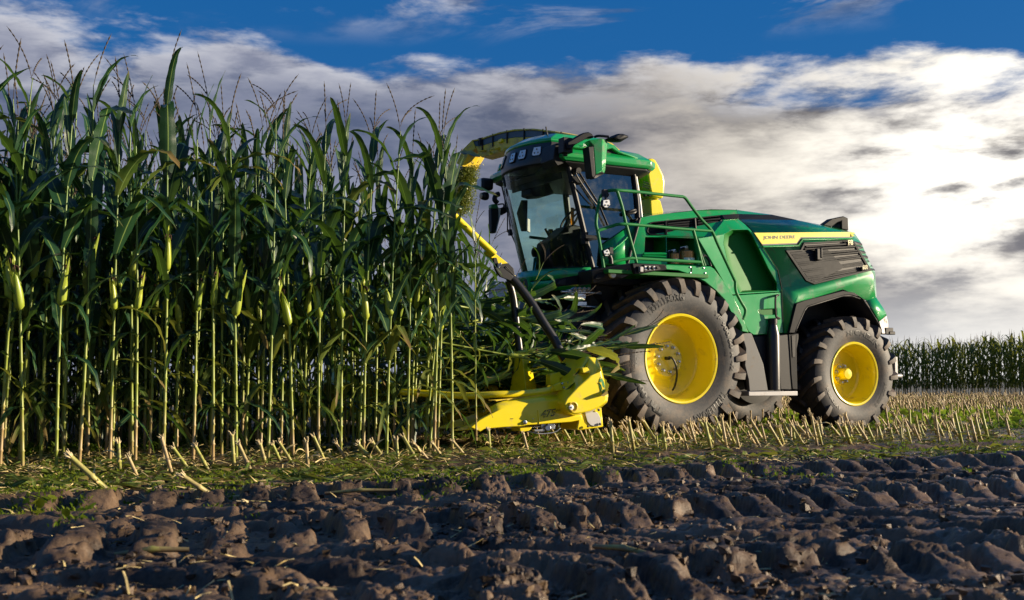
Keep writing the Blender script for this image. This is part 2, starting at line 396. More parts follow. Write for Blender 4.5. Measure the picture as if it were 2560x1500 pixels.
def spline(P, k):
    P = [Vector(p) for p in P]; out = []
    for i in range(len(P)-1):
        p0 = P[max(i-1,0)]; p1 = P[i]; p2 = P[i+1]; p3 = P[min(i+2,len(P)-1)]
        for j in range(k):
            t = j/k; out.append(0.5*((2*p1) + (p2-p0)*t + (2*p0-5*p1+4*p2-p3)*t*t + (3*p1-p0-3*p2+p3)*t**3))
    out.append(P[-1]); return out
def loopY(c, pts, Y): return [V(c, p[0], p[1], p[2] if len(p) > 2 else Y) for p in pts]
def panel(name, m, parent, c, pts, Y, t=0.03, holes=(), bevel=0.004, mirror=False, off=(0,0,0)):
    b = MB(); b.slab(loopY(c, pts, Y), (0,-t,0), [loopY(c, h, Y) for h in holes])
    if mirror: b.mirror()
    return b.build(name, m, parent, bevel, off=off)

def text_mesh(s, bold=0.0):
    cu = bpy.data.curves.new('t', 'FONT'); cu.body = s; cu.offset = bold; cu.resolution_u = 3
    o = bpy.data.objects.new('t', cu); COL.objects.link(o)
    dg = bpy.context.evaluated_depsgraph_get(); me = bpy.data.meshes.new_from_object(o.evaluated_get(dg))
    v = np.array([p.co[:] for p in me.vertices]); f = [tuple(p.vertices) for p in me.polygons]
    bpy.data.objects.remove(o); bpy.data.curves.remove(cu); bpy.data.meshes.remove(me)
    v[:,0] -= v[:,0].min(); v[:,1] -= v[:,1].min(); return v, f, v[:,0].max(), v[:,1].max()
def text_flat(name, s, p0, p1, h, m, parent, push=0.002, bold=0.01, shear=0.0, off=(0,0,0), upv=(0,0,1)):
    """flat print from p0 (lower left) to p1 (lower right)"""
    v, f, w, hh = text_mesh(s, bold); p0 = Vector(p0) - Vector(off); p1 = Vector(p1) - Vector(off)
    ex = (p1-p0); L = ex.length; ex.normalize(); ey = Vector(upv); ey = (ey - ex*ey.dot(ex)).normalized(); ez = ex.cross(ey)
    vs = [p0 + ex*((x + shear*y)*L/w) + ey*(y*h/hh) + ez*push for x, y, _ in v]
    me = bpy.data.meshes.new(name); me.from_pydata(vs, [], f); me.materials.append(m)
    return link(bpy.data.objects.new(name, me), parent)
def text_quad(name, s, ll, lr, ul, ur, m, parent, push=0.003, bold=0.01, shear=0.0):
    """print stretched over a slightly bent panel between its four corners"""
    v, f, w, hh = text_mesh(s, bold); ll, lr, ul, ur = map(Vector, (ll, lr, ul, ur)); nrm = (lr-ll).cross(ul-ll).normalized(); vs = []
    for x, y, _ in v:
        b_ = y/hh; a = x/w + shear*(b_-.5)*hh/w; vs.append((ll*(1-a)+lr*a)*(1-b_) + (ul*(1-a)+ur*a)*b_ + nrm*push)
    me = bpy.data.meshes.new(name); me.from_pydata(vs, [], f); me.materials.append(m)
    return link(bpy.data.objects.new(name, me), parent)
def text_arc(name, s, r, h, a_mid, span, y, m, parent, bold=0.012, flip=False):
    """print bent round a wheel in the X-Z plane at lateral distance y, read from +Y; angle 0 = +Z, growing towards -X"""
    v, f, w, hh = text_mesh(s, bold); vs = []
    for x, q, _ in v:
        k = x/w - 0.5
        if flip: a = a_mid - k*span; rr = r + h*(1 - q/hh)
        else: a = a_mid + k*span; rr = r + h*q/hh
        vs.append((-rr*sin(a), y(rr) if callable(y) else y, rr*cos(a)))
    me = bpy.data.meshes.new(name); me.from_pydata(vs, [], f); me.materials.append(m)
    return link(bpy.data.objects.new(name, me), parent)
# ------------------------------------------------------------------ ground: one sheet to the horizon, with real tyre prints
def hash2(i, j, s=0):
    h = (i.astype(np.int64)*374761393 + j.astype(np.int64)*668265263 + s*1442695041) & 0xffffffff
    h = ((h ^ (h >> 13))*1274126177) & 0xffffffff
    return ((h ^ (h >> 16)) & 0xffffff)/float(0xffffff)
def vnoise(x, y, s=0):
    i = np.floor(x); j = np.floor(y); fx = x-i; fy = y-j; fx = fx*fx*fx*(fx*(fx*6-15)+10); fy = fy*fy*fy*(fy*(fy*6-15)+10)
    i = i.astype(np.int64); j = j.astype(np.int64)
    a = hash2(i,j,s); b = hash2(i+1,j,s); c = hash2(i,j+1,s); d = hash2(i+1,j+1,s)
    return (a*(1-fx)+b*fx)*(1-fy) + (c*(1-fx)+d*fx)*fy
def fbm(x, y, o=5, s=0, g=0.5):
    r = 0; a = 1; t = 0
    for k in range(o): r = r + a*vnoise(x*2**k+k*17.3, y*2**k-k*9.1, s+k); t += a; a *= g
    return r/t
def sst(x, a, b): t = np.clip((x-a)/(b-a), 0, 1); return t*t*(3-2*t)
def ground_h(x, y):
    x = np.asarray(x, float); y = np.asarray(y, float)
    s = x*U.x + y*U.y; w = x*N.x + y*N.y            # along the rows / across them (w grows towards the camera)
    dist = np.hypot(x, y)
    near = 1 - sst(dist, 22, 45)
    h = (fbm(x*.8, y*.8, 3, 1)-.5)*.05 + (fbm(x*5, y*5, 4, 5)-.5)*.035*near
    zone = sst(w, -8.3, -7.5) * near
    fineZ = sst(w, -7.6, -6.6)
    # warp so that the prints wander and slide
    wx = s + (fbm(s*.9, w*.9, 2, 20)-.5)*.24; ww = w + (fbm(s*.30, w*.30, 2, 30)-.5)*.5
    period = 1.75; o = ww + 8.05
    q = np.mod(o, period); idx = np.floor(o/period)
    half = period*.54
    g = np.where(q < half, 1.10*q, 1.10*half - .10*(q-half) - .25*(q-half)**2)
    pitch = np.where(q < half, .47, .29)
    ph = (wx - g)/pitch + idx*.37 + (fbm(s*2.5, w*2.5, 3, 40)-.5)*.20
    ph = ph + (fbm(x*8, y*8, 3, 220)-.5)*.16
    f = ph - np.floor(ph)
    bump_ = sst(f, .02, .16)*(1-sst(f, .60, .72))*(.80+.20*np.sin(pi*np.clip(f/.7,0,1)))      # rounded sausage of clay with a groove beside it
    cid = np.floor(ph)
    amp = .88 + .24*hash2(cid.astype(np.int64), idx.astype(np.int64), 3)
    brk = np.where(q < half, .65, .25) + np.where(q < half, .35, .75)*sst(fbm(s*2.0+9, w*2.0, 4, 50), .34, .44)
    gap = sst(q, 0, .20)*(1-sst(q, period*.80, period*.99))*.85 + .15
    mid = .75 + .25*sst(np.abs(q-half), .0, .10)
    fold = 1 - .35*(1-sst(np.abs(fbm(s*4+3, w*3, 2, 210)-.5), .0, .07))
    Hh = np.where(q < half, .068, .095)
    h = h + zone*Hh*amp*bump_*brk*gap*mid*fold*(.5+.5*fineZ)
    # smeared and crumbled skin on top
    clod = fbm(x*11, y*11, 4, 60); h = h + near*(np.maximum(clod-.55, 0)*.05)*(.6+.4*sst(fbm(x*2, y*2, 2, 70), .4, .6))
    crack = np.abs(fbm(x*7, y*7, 3, 80)-.5); h = h - near*zone*.020*(1-sst(crack, .0, .035))
    groove = 1-sst(bump_*zone, .15, .6)
    h = h + near*(np.abs(fbm(x*14+3, y*14, 4, 90, .6)-.5)*.085*(.06+.42*groove)*sst(fbm(x*2.2, y*2.2, 2, 95), .38, .6) + (fbm(x*40, y*40, 2, 97)-.5)*.012 - (np.abs(fbm(x*17, y*17, 3, 98)-.5) < .022)*.010)*(1-sst(dist, 9, 14))
    # little bank where a tyre ran along the stubble
    bank = sst(w, -9.15, -9.0)*(1-sst(w, -8.95, -8.3)); Xm = -(s - ORG.dot(U))
    h = h - .05*bank*near*(1 + .5*np.sin(s*2*pi/.16))*sst(5.0-np.abs(Xm-0.5), 0, 1)
    return h
def build_ground():
    ys = [1.2]
    while ys[-1] < 2.8: ys.append(ys[-1]*1.02)
    while ys[-1] < 12: ys.append(ys[-1]*1.0033)
    while ys[-1] < 26: ys.append(ys[-1]*1.0060)
    while ys[-1] < 1500: ys.append(ys[-1]*1.09)
    ys = np.array(ys); m = 860
    t = np.linspace(-1, 1, m); X = np.sign(t)*(np.abs(t)**1.45)
    Y = np.repeat(ys[:, None], m, 1); XX = X[None, :]*(ys[:, None]*.95 + 2.5 + np.maximum(ys[:, None]-40, 0)*1.5)
    Z = ground_h(XX, Y)
    v = np.stack([XX, Y, Z], -1).reshape(-1, 3); n = len(ys)
    i = np.arange(n-1)[:, None]*m + np.arange(m-1)[None, :]
    q = np.stack([i, i+1, i+m+1, i+m], -1).reshape(-1, 4)
    o = npmesh('ground', v, q, SOIL); o['kind'] = 'structure'; o['label'] = 'dark moist field soil pressed into deep tyre prints'
    # the field behind and beside the camera
    b = MB(); b.add([(-1500,-1500,-.12),(1500,-1500,-.12),(1500,1.6,-.12),(-1500,1.6,-.12)], [(0,1,2,3)])
    k = b.build('ground', SOIL); k['kind'] = 'structure'; k['label'] = 'field soil behind the camera'
def npmesh(name, v, q, m, uv=None, parent=None, smooth=True, mi=None):
    me = bpy.data.meshes.new(name); n = len(q)
    me.vertices.add(len(v)); me.vertices.foreach_set('co', np.ascontiguousarray(v, dtype=np.float32).ravel())
    me.loops.add(n*4); me.loops.foreach_set('vertex_index', np.ascontiguousarray(q, dtype=np.int32).ravel())
    me.polygons.add(n); me.polygons.foreach_set('loop_start', np.arange(0, n*4, 4, dtype=np.int32))
    me.polygons.foreach_set('use_smooth', np.full(n, smooth))
    for k in (m if isinstance(m, (list, tuple)) else [m]): me.materials.append(k)
    if mi is not None: me.polygons.foreach_set('material_index', mi.astype(np.int32))
    if uv is not None:
        l = me.uv_layers.new(name='uv'); l.data.foreach_set('uv', np.ascontiguousarray(uv[q.ravel()], dtype=np.float32).ravel())
    me.update(); me.validate()
    if parent == 'mesh': return me
    return link(bpy.data.objects.new(name, me), parent)
build_ground()
def gh(p): return float(ground_h(np.array([p[0]]), np.array([p[1]]))[0])

# ------------------------------------------------------------------ maize: leaf, stalk, ear and tassel pieces
def a_tube(P, R, n=6, us=1.0):
    P = np.array(P, float); m = len(P); T = np.gradient(P, axis=0); T /= np.linalg.norm(T, axis=1)[:, None] + 1e-9
    up = np.array([0.31, .95, .05]) if abs(T[0][2]) > .8 else np.array([0,0,1.0])
    A = np.cross(T, up); A /= np.linalg.norm(A, axis=1)[:, None] + 1e-9; B = np.cross(T, A)
    w = np.arange(n)*2*pi/n; R = np.broadcast_to(np.asarray(R, float), (m,))
    v = (P[:, None] + R[:, None, None]*(A[:, None]*np.cos(w)[None, :, None] + B[:, None]*np.sin(w)[None, :, None])).reshape(-1, 3)
    i = np.arange(m-1)[:, None]*n; k = np.arange(n)[None, :]; k2 = (k+1) % n
    q = np.stack([i+k, i+k2, i+n+k2, i+n+k], -1).reshape(-1, 4)
    uv = np.stack([np.tile(np.linspace(0, 1, n), m), np.repeat(np.linspace(0, us, m), n)], -1)
    return v, q, uv
def join(parts):
    v, q, uv, o = [], [], [], 0
    for a, b, c in parts: v.append(a); q.append(b+o); uv.append(c); o += len(a)
    return np.concatenate(v), np.concatenate(q), np.concatenate(uv)
def a_leaf(L, Wd, e0, bend, power=1.6, twist=0.0, wave=.02, kink=None, seg=18, side=0.0, rng=RNG):
    t = np.linspace(0, 1, seg+1); e = e0 - bend*t**power
    if kink: e = e - kink[1]*sst(t, kink[0]-.03, kink[0]+.03)
    dl = L/seg; x = np.concatenate([[0], np.cumsum(np.cos(e[:-1])*dl)]); z = np.concatenate([[0], np.cumsum(np.sin(e[:-1])*dl)])
    y = side*t**2*L
    wd = Wd*.5*np.minimum(1, .35+t*3.2)*np.sqrt(np.maximum(0, 1-t**2.6))*(1-.25*t); wd[-1] = .0012
    ph = rng.uniform(0, 6.28); k = rng.uniform(5, 8)
    T = np.stack([np.cos(e), np.zeros_like(e), np.sin(e)], -1); Nn = np.stack([-np.sin(e), np.zeros_like(e), np.cos(e)], -1); Sd = np.array([0,1.0,0])[None]
    tw = twist*t**1.3
    S2 = Sd*np.cos(tw)[:, None] + Nn*np.sin(tw)[:, None]; N2 = Nn*np.cos(tw)[:, None] - Sd*np.sin(tw)[:, None]
    C = np.stack([x, y, z], -1); vs = []; us = []
    for j, a in enumerate((-1, -.5, 0, .5, 1)):
        lift = abs(a)*wd*.32*(1-.5*t) + (wave*np.sin(ph + k*2*pi*t*L + (1.9 if a > 0 else 0))*abs(a)**1.5*np.minimum(1, t*3)*(1-t*.6))
        vs.append(C + S2*(a*wd)[:, None] + N2*lift[:, None]); us.append(np.stack([np.full_like(t, .5+a*.5), t], -1))
    v = np.stack(vs, 1).reshape(-1, 3); uv = np.stack(us, 1).reshape(-1, 2)
    i = np.arange(seg)[:, None]*5 + np.arange(4)[None, :]
    return v, np.stack([i, i+1, i+6, i+5], -1).reshape(-1, 4), uv
LEAFS = []
for k in range(14):
    r = RNG
    kind = k % 7
    if kind < 3: a = dict(L=r.uniform(.78,1.0), Wd=r.uniform(.12,.155), e0=radians(r.uniform(52,70)), bend=radians(r.uniform(105,155)), power=r.uniform(1.3,2.0))
    elif kind < 5: a = dict(L=r.uniform(.8,1.05), Wd=r.uniform(.125,.155), e0=radians(r.uniform(58,73)), bend=radians(r.uniform(30,65)), kink=(r.uniform(.35,.6), radians(r.uniform(70,110))))
    elif kind == 5: a = dict(L=r.uniform(.65,.85), Wd=r.uniform(.09,.115), e0=radians(68), bend=radians(r.uniform(15,45)))
    else: a = dict(L=r.uniform(.65,.9), Wd=r.uniform(.085,.11), e0=radians(30), bend=radians(r.uniform(90,120)), power=.7)
    LEAFS.append(a_leaf(twist=r.uniform(-1.3,1.3), wave=r.uniform(.008,.022), side=r.uniform(-.15,.15), **a))
UPRIGHT = [a_leaf(L=RNG.uniform(.45,.65), Wd=RNG.uniform(.06,.085), e0=radians(RNG.uniform(62,84)), bend=radians(RNG.uniform(5,110)), power=2.2, twist=RNG.uniform(-.8,.8), wave=.006, side=RNG.uniform(-.1,.1)) for _ in range(5)]
HANG = [a_leaf(L=RNG.uniform(.55,.8), Wd=RNG.uniform(.06,.095), e0=radians(RNG.uniform(10,40)), bend=radians(RNG.uniform(85,120)), power=.55, twist=RNG.uniform(-2,2), wave=.012, side=RNG.uniform(-.1,.1)) for _ in range(5)]
def a_ear(L=.24, r=.029):
    t = np.linspace(0, 1, 12); rr = r*np.sin(np.clip(t*1.0+.16, 0, 1)*pi)**.55*(1-.45*t); rr[0] = .008; rr[-1] = .003
    p = a_tube(np.stack([t*.02, t*0, t*L], -1), rr, 8)
    l1 = a_leaf(L*.9, .05, radians(86), radians(12), twist=.3, wave=.002, seg=8); l1 = (l1[0] + np.array([-.01,.012,0]), l1[1], l1[2])
    l2 = a_leaf(L*1.1, .035, radians(80), radians(-4), twist=-.3, wave=.002, seg=8); l2 = (l2[0] + np.array([.012,-.008,.0]), l2[1], l2[2])
    l3 = a_leaf(.10, .014, radians(95), radians(60), seg=5); l3 = (l3[0] + np.array([.02,0,L*.93]), l3[1], l3[2])
    return join([p, l1, l2, l3])
def a_silk(L=.24):
    ps = []
    for k in range(5): a = RNG.uniform(0, 6.28); ps.append(a_tube([[.02,0,L-.01],[.02+.012*cos(a),.012*sin(a),L+.02],[.02+.03*cos(a),.03*sin(a),L+.005],[.02+.035*cos(a),.035*sin(a),L-.03]], [.006,.005,.004,.002], 4))
    return join(ps)
def a_tassel(h=.36):
    ps = []
    def spike(P0, d, L, curl):
        m = 22; t = np.linspace(0, 1, m); d = np.array(d, float); d /= np.linalg.norm(d)
        side = np.array([d[0], d[1], 0]); side = side/(np.linalg.norm(side)+1e-6)
        P = P0 + d*(t*L)[:, None] + side*(curl*(t**2)*L)[:, None] - np.array([0,0,1])*(abs(curl)*.55*t**2*L)[:, None]
        R = .0024 + .0050*(np.arange(m) % 2)*(t > .22); R[-1] = .001
        ps.append(a_tube(P, R, 4))
    spike(np.array([0,0,0]), (RNG.normal(0,.10), RNG.normal(0,.10), 1), h, RNG.uniform(-.1,.3))
    for k in range(RNG.integers(0, 4)):
        a = RNG.uniform(0, 6.28); s_ = RNG.uniform(.15,.5); spike(np.array([0,0,RNG.uniform(.0,.10)]), (cos(a)*s_, sin(a)*s_, 1), h*RNG.uniform(.45,.8), RNG.uniform(0,.5))
    return join(ps)
EARS = [a_ear(RNG.uniform(.31,.37), RNG.uniform(.038,.045)) for _ in range(3)]; SILKS = [a_silk(.32) for _ in range(3)]
TASS = [a_tassel(RNG.uniform(.36,.52)) for _ in range(6)]
def M3(rz, tilt=0.0, s=1.0, roll=0.0):
    c, s_ = cos(rz), sin(rz); ct, st = cos(tilt), sin(tilt)
    Rz = np.array([[c,-s_,0],[s_,c,0],[0,0,1]]); Ry = np.array([[ct,0,st],[0,1,0],[-st,0,ct]]); return Rz @ Ry * s
def design():
    """one plant: centre line, and where each leaf, ear and tassel sits"""
    H = RNG.uniform(2.50, 2.85); n = 13; zs = np.cumsum(np.linspace(.13, .235, n)); zs = zs/zs[-1]*H
    lx, ly = RNG.normal(0, .035, 2); f = lambda z: np.array([lx*(z/H)**2*1.5, ly*(z/H)**2*1.5, z])
    rn = .0145
    pts = [f(0)]; rad = [rn*1.05]
    for i, z in enumerate(zs):
        pts += [f(z-.012), f(z), f(z+.012)]; r0 = rn*(1-.62*z/H); rad += [r0*.95, r0*1.35, r0*.97]
    pts.append(f(H+.22)); rad.append(.003)
    st = a_tube(pts, rad, 7)
    az = RNG.uniform(0, 6.28); items = []
    for i, z in enumerate(zs):
        az += pi + RNG.normal(0, .30)
        if z < .40: continue
        if z < .85:
            if RNG.random() < .70: items.append(('leaf', ('H', RNG.integers(5)), f(z), az, 0, RNG.uniform(.7,1.0), True if RNG.random()<.4 else False))
        elif z > H*.86: items.append(('leaf', ('U', RNG.integers(5)), f(z), az, 0, RNG.uniform(.85,1.15), False))
        else: items.append(('leaf', ('L', RNG.integers(14)), f(z), az, RNG.uniform(-.12,.12), RNG.uniform(.85,1.12)*(1 if z > 1.3 else .85), RNG.random()<.09))
    k = RNG.integers(6, 8) ; ze = zs[k]; eaz = az+RNG.uniform(0,6.28); items.append(('ear', RNG.integers(3), f(ze), eaz, .14, RNG.uniform(.78,1.0), False))
    return dict(H=H, eaz=eaz, stalk=st, items=items, top=f(H+.20), tas=RNG.integers(6))
DESIGNS = [design() for _ in range(10)]
SRC = {'L': LEAFS, 'U': UPRIGHT, 'H': HANG}
ME = {}
for k, a in SRC.items():
    for i, p in enumerate(a): ME[(k, i)] = npmesh('leaf', *p[:2], LEAF, p[2], 'mesh'); ME[(k, i, 'dry')] = npmesh('leaf', *p[:2], LEAFDRY, p[2], 'mesh')
for i in range(3): ME[('ear', i)] = npmesh('ear', *EARS[i][:2], HUSK, EARS[i][2], 'mesh'); ME[('silk', i)] = npmesh('silk', *SILKS[i][:2], SILK, SILKS[i][2], 'mesh')
for i in range(6): ME[('tas', i)] = npmesh('tassel', *TASS[i][:2], TASSEL, TASS[i][2], 'mesh')
for i, d in enumerate(DESIGNS):
    ME[('stalk', i)] = npmesh('stalk', *d['stalk'][:2], STALK, d['stalk'][2], 'mesh')
def xf(p, loc, rz, tilt, s): return (p[0] @ M3(rz, tilt, s).T + np.asarray(loc), p[1], p[2])
def foliage_parts(d):
    lv = [xf(SRC[it[1][0]][it[1][1]], it[2], it[3], it[4], it[5]) for it in d['items'] if it[0] == 'leaf']
    er = [xf(EARS[it[1]], it[2], it[3], it[4], it[5]) for it in d['items'] if it[0] == 'ear']
    return join(lv), join(er), (TASS[d['tas']][0] + d['top'], TASS[d['tas']][1], TASS[d['tas']][2])
FOL = [foliage_parts(d) for d in DESIGNS]
def thin(p):
    v = p[0].reshape(19, 5, 3)[::3][:, ::2].reshape(-1, 3); uv = p[2].reshape(19, 5, 2)[::3][:, ::2].reshape(-1, 2); i = np.arange(6)[:, None]*3 + np.arange(2)[None, :]
    return v, np.stack([i, i+1, i+4, i+3], -1).reshape(-1, 4), uv
THIN = [join([xf((thin(SRC[it[1][0]][it[1][1]])), it[2], it[3], it[4], it[5]) for it in d['items'] if it[0] == 'leaf']) for d in DESIGNS]
for i, (a, b_, c) in enumerate(FOL):
    ME[('fol', i)] = npmesh('foliage', a[0], a[1], LEAF, a[2], 'mesh'); ME[('ej', i)] = npmesh('ear', b_[0], b_[1], HUSK, b_[2], 'mesh'); ME[('tj', i)] = npmesh('tassel', c[0], c[1], TASSEL, c[2], 'mesh')
def mo(name, key, parent, loc=(0,0,0), rz=0, tilt=0, s=1.0):
    o = bpy.data.objects.new(name, ME[key]); o.location = loc; o.rotation_euler = (0, tilt, rz); o.scale = (s,)*3
    return link(o, parent)
def plant(p, di, rz, full, label, group, s=1.0, lean=(0, 0), z=None):
    d = DESIGNS[di]; e = bpy.data.objects.new('maize_plant', None); e.empty_display_size = .05
    e.location = (p[0], p[1], gh(p)-.02 if z is None else z); e.rotation_euler = (lean[0], lean[1], rz) if lean else (0,0,rz); e.scale = (s,)*3
    if lean != (0, 0):
        e.rotation_euler = (Matrix.Rotation(lean[1], 3, Vector((-sin(lean[0]), cos(lean[0]), 0))) @ Matrix.Rotation(rz, 3, 'Z')).to_euler()
    link(e); tag(e, label, 'maize plant', group)
    mo('stalk', ('stalk', di), e)
    if full:
        for it in d['items']:
            if it[0] == 'leaf': mo('leaf', (it[1][0], it[1][1]) + (('dry',) if it[6] else ()), e, it[2], it[3], it[4], it[5])
            else: a = mo('ear', ('ear', it[1]), e, it[2], it[3], it[4], it[5]); mo('silk', ('silk', it[1]), a)
        mo('tassel', ('tas', d['tas']), e, d['top'])
    else:
        mo('foliage', ('fol', di), e); mo('ear', ('ej', di), e); mo('tassel', ('tj', di), e)
    return e
# ------------------------------------------------------------------ the forage harvester
HV = empty('forage_harvester', ORG, MROT, 'large green and yellow self-propelled forage harvester cutting into the standing maize', 'harvester')

# ---- wheels
def tyre_mesh(R, rr, hw, nl, lug_h, lug_w):
    k = R / 1.07
    pr = [(-.80,rr-.02),(-.86,rr+.01),(-.96,rr+.10*k),(-1.0,rr+.22*k),(-.975,R-.17*k),(-.90,R-.10*k),(-.45,R-.065*k),(0,R-.055*k),(.45,R-.065*k),(.90,R-.10*k),(.975,R-.17*k),(1.0,rr+.22*k),(.96,rr+.10*k),(.90,rr+.045),(.895,rr+.03),(.86,rr+.01),(.80,rr-.02)]
    b = MB(); b.lathe([(a*hw, r) for a, r in pr], 72)
    return b.mesh('tyre', RUBBER, smooth=50)
def lugs_mesh(R, hw, nl, k):
    b = MB()
    for s in (1, -1):
        for i in range(nl):
            ph = 2*pi*(i + (0.5 if s < 0 else 0))/nl
            j = random.uniform(-.006, .006)
            st = [((.975*hw, R-.22*k), (1.025*hw, R-.205*k), 0.0, .040*k), ((.985*hw, R-.13*k), (1.055*hw, R-.115*k), .012, .046*k),
                  ((.90*hw, R-.11*k), (1.02*hw, R-.02*k), .035, .046*k), ((.80*hw, R-.11*k), (.93*hw, R), .06, .042*k),
                  ((.4*hw, R-.075*k), (.4*hw, R+.002), .20, .040*k), ((-.05*hw, R-.065*k), (-.03*hw, R+.004), .33, .036*k)]
            rings = []
            for (ai, ri), (ao, ro), da, w in st:
                q = []
                for a, r, sg in ((ai, ri, -1.25), (ai, ri, 1.25), (ao, ro, 1), (ao, ro, -1)):
                    w_ = ph + da + j + sg*w/R; q.append(Vector((r*sin(w_), s*a, r*cos(w_))))
                rings.append(q if s > 0 else q[::-1])
            b.loft(rings)
    return b.mesh('tread_lugs', RUBLUG, smooth=25)
def wheel(loc, R, rr, hw, face, nl, mirror=False, front=True):
    """face: how far the disc sits inside the outer edge"""
    k = R/1.07; yo = .86*hw
    b = MB()
    prof = [(yo-.02, rr+.022), (yo+.012, rr+.022), (yo+.022, rr+.010), (yo+.018, rr-.012), (yo-.01, rr-.028), (yo-.07, rr-.040), (yo-.16, rr-.055), (yo-face+.05, rr-.065), (yo-face+.02, rr-.075)]
    b.lathe(prof, 72); b.lathe([(yo-face+.022, rr-.06), (-yo, rr-.05), (-yo-.02, rr+.02)], 48)
    yd = yo - face
    disc = [(yd+.022, rr-.075), (yd+.006, rr-.095), (yd, rr-.14), (yd+.004, .27*k*1.05), (yd+.02, .24*k), (yd+.026, .23*k), (yd+.026, .10*k), (yd+.022, 0.001)] if front else \
           [(yd+.022, rr-.075), (yd, rr-.10), (yd, .20), (yd+.01, .155), (yd+.05, .15), (yd+.05, .10), (yd+.06, .088), (yd+.17, .082), (yd+.185, .07), (yd+.19, .001)]
    sg = -1 if mirror else 1
    def fl(mb):
        if mirror: mb.v = [(x, -y, z) for x, y, z in mb.v]; mb.f = [q[::-1] for q in mb.f]
        return mb
    dm = MB(); dm.lathe(disc, 64)
    w = fl(dm).build('wheel', YELLOW, HV, loc=loc, smooth=30)
    fl(b).build('rim', YELLOW, w, smooth=30)
    tm = tyre_mesh(R, rr, hw, nl, .055, .05); link(bpy.data.objects.new('tyre', tm), w)
    link(bpy.data.objects.new('tread_lugs', lugs_mesh(R, hw, nl, k)), w)
    nb, rb = (10, .175) if front else (8, .125)
    bm_ = MB(); bm_.lathe([(0, .024), (.012, .024), (.014, .019), (.045, .019), (.05, .012), (.05, .001)], 10)
    me = fl(bm_).mesh('wheel_bolt', STEEL)
    for i in range(nb):
        a = 2*pi*(i+.3)/nb
        o = bpy.data.objects.new('wheel_bolt', me); o.location = (rb*cos(a), sg*((yd+.026) if front else (yd+.05)), rb*sin(a)); link(o, w)
    if mirror: return w
    if front:
        h = MB(); h.tube([(.02, yd+.03, .015), (0, yd+.11, .02), (-.06, yd+.12, -.06), (-.10, yd+.10, -.20), (-.085, yd+.08, -.34), (-.06, yd+.05, -.42)], .014, 8, smooth=5)
        h.tube([(.03, yd+.02, .01), (0.02, yd+.10, .01)], .022, 8)
        h.build('air_hose', BLACK, w)
        def yf(r): return np.interp(r, [rr+.04, rr+.10*k, rr+.22*k, R-.17*k], [.905*hw, .96*hw, 1.0*hw, .975*hw]) + .006
        T = radians
        text_arc('sidewall_lettering', 'TRELLEBORG', .76, .105, T(-22), T(46), yf, RUBTEXT, w, .03)
        text_arc('sidewall_lettering', 'TM1000', .735, .10, T(228), T(44), yf, RUBTEXT, w, .045)
        text_arc('sidewall_lettering', 'TRELLEBORG', .76, .105, T(146), T(46), yf, RUBTEXT, w, .03)
        text_arc('sidewall_lettering', 'VF 900/60 R 42', .785, .062, T(70), T(62), yf, RUBTEXT, w, .03)
        text_arc('sidewall_lettering', 'PROGRESSIVE', .80, .045, T(270), T(25), yf, RUBTEXT, w, .03)
        text_arc('sidewall_lettering', 'TRACTION', .735, .045, T(270), T(20), yf, RUBTEXT, w, .03)
        text_arc('sidewall_lettering', 'TUBELESS TIRE', .70, .035, T(72), T(30), yf, RUBTEXT, w, .02)
    else:
        def yf(r): return np.interp(r, [rr+.04, rr+.10*k, rr+.22*k, R-.17*k], [.905*hw, .96*hw, 1.0*hw, .975*hw]) + .005
        T = radians
        text_arc('sidewall_lettering', 'MICHELIN', .565, .075, T(16), T(66), yf, RUBTEXT, w, .035)
        text_arc('sidewall_lettering', 'AXIOBIB 2', .57, .055, T(122), T(40), yf, RUBTEXT, w, .03)
        text_arc('sidewall_lettering', 'AXIOBIB 2', .57, .055, T(232), T(40), yf, RUBTEXT, w, .03)
    return w
wheel((0, 1.21, .99), 1.07, .575, .435, .33, 24)
wheel((0, -1.44, .99), 1.07, .575, .435, .33, 21, mirror=True)
wheel((-3.21, 1.16, .80), .845, .448, .335, .30, 19, front=False)
wheel((-3.21, -1.16, .80), .845, .448, .335, .30, 19, mirror=True, front=False)

# ---- chassis, axles, feeder
b = MB(); b.box((-1.5, 0, 1.25), (5.0, 1.3, .9)); b.box((0, 0, .99), (.5, 1.9, .42)); b.box((-3.2, 0, .8), (.3, 1.9, .3)); b.box((-.2, 0, 1.75), (2.3, 1.7, .5))
b.box((-3.2, 0, 1.7), (1.7, 1.6, .5)); b.tube([(0, -.9, .99), (0, .9, .99)], .2, 16)
b.build('chassis', DARKMET, HV, .02)
for x_, r_ in ((0, .63), (-3.21, .47)):
    for s_ in (1, -1):
        b = MB(); o_ = .2 if (s_ < 0 and x_ == 0) else 0; b.lathe([(s_*(.72+o_),.15),(s_*(.75+o_),r_),(s_*(.86+o_),r_),(s_*(.88+o_),.1)], 32, c=(x_,0,.99 if x_ == 0 else .8)); b.build('final_drive', DARKMET, HV)
b = MB(); b.loft([[Vector((x, y, z)) for y, z in ((-.6, z0), (.6, z0), (.6, z1), (-.6, z1))] for x, z0, z1 in ((1.0, .75, 1.65), (2.0, .5, 1.35), (2.75, .3, 1.1))])
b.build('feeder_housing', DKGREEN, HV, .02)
b = MB()
for x0, y0, z0, x1, y1, z1, r in ((1.2, .75, 1.7, 2.3, .8, .9, .02), (1.1, .85, 1.6, 2.2, .95, .7, .014), (1.2, .65, 1.55, 1.6, .9, 1.0, .02), (1.0, .9, 1.3, 1.9, .8, 1.5, .016), (.9, .8, 1.7, 2.5, .5, 1.1, .03)):
    b.tube([(x0, y0, z0), ((x0+x1)/2, (y0+y1)/2+.08, (z0+z1)/2-.15), (x1, y1, z1)], r, 8, smooth=5)
b.build('hydraulic_hoses', BLACK, HV)
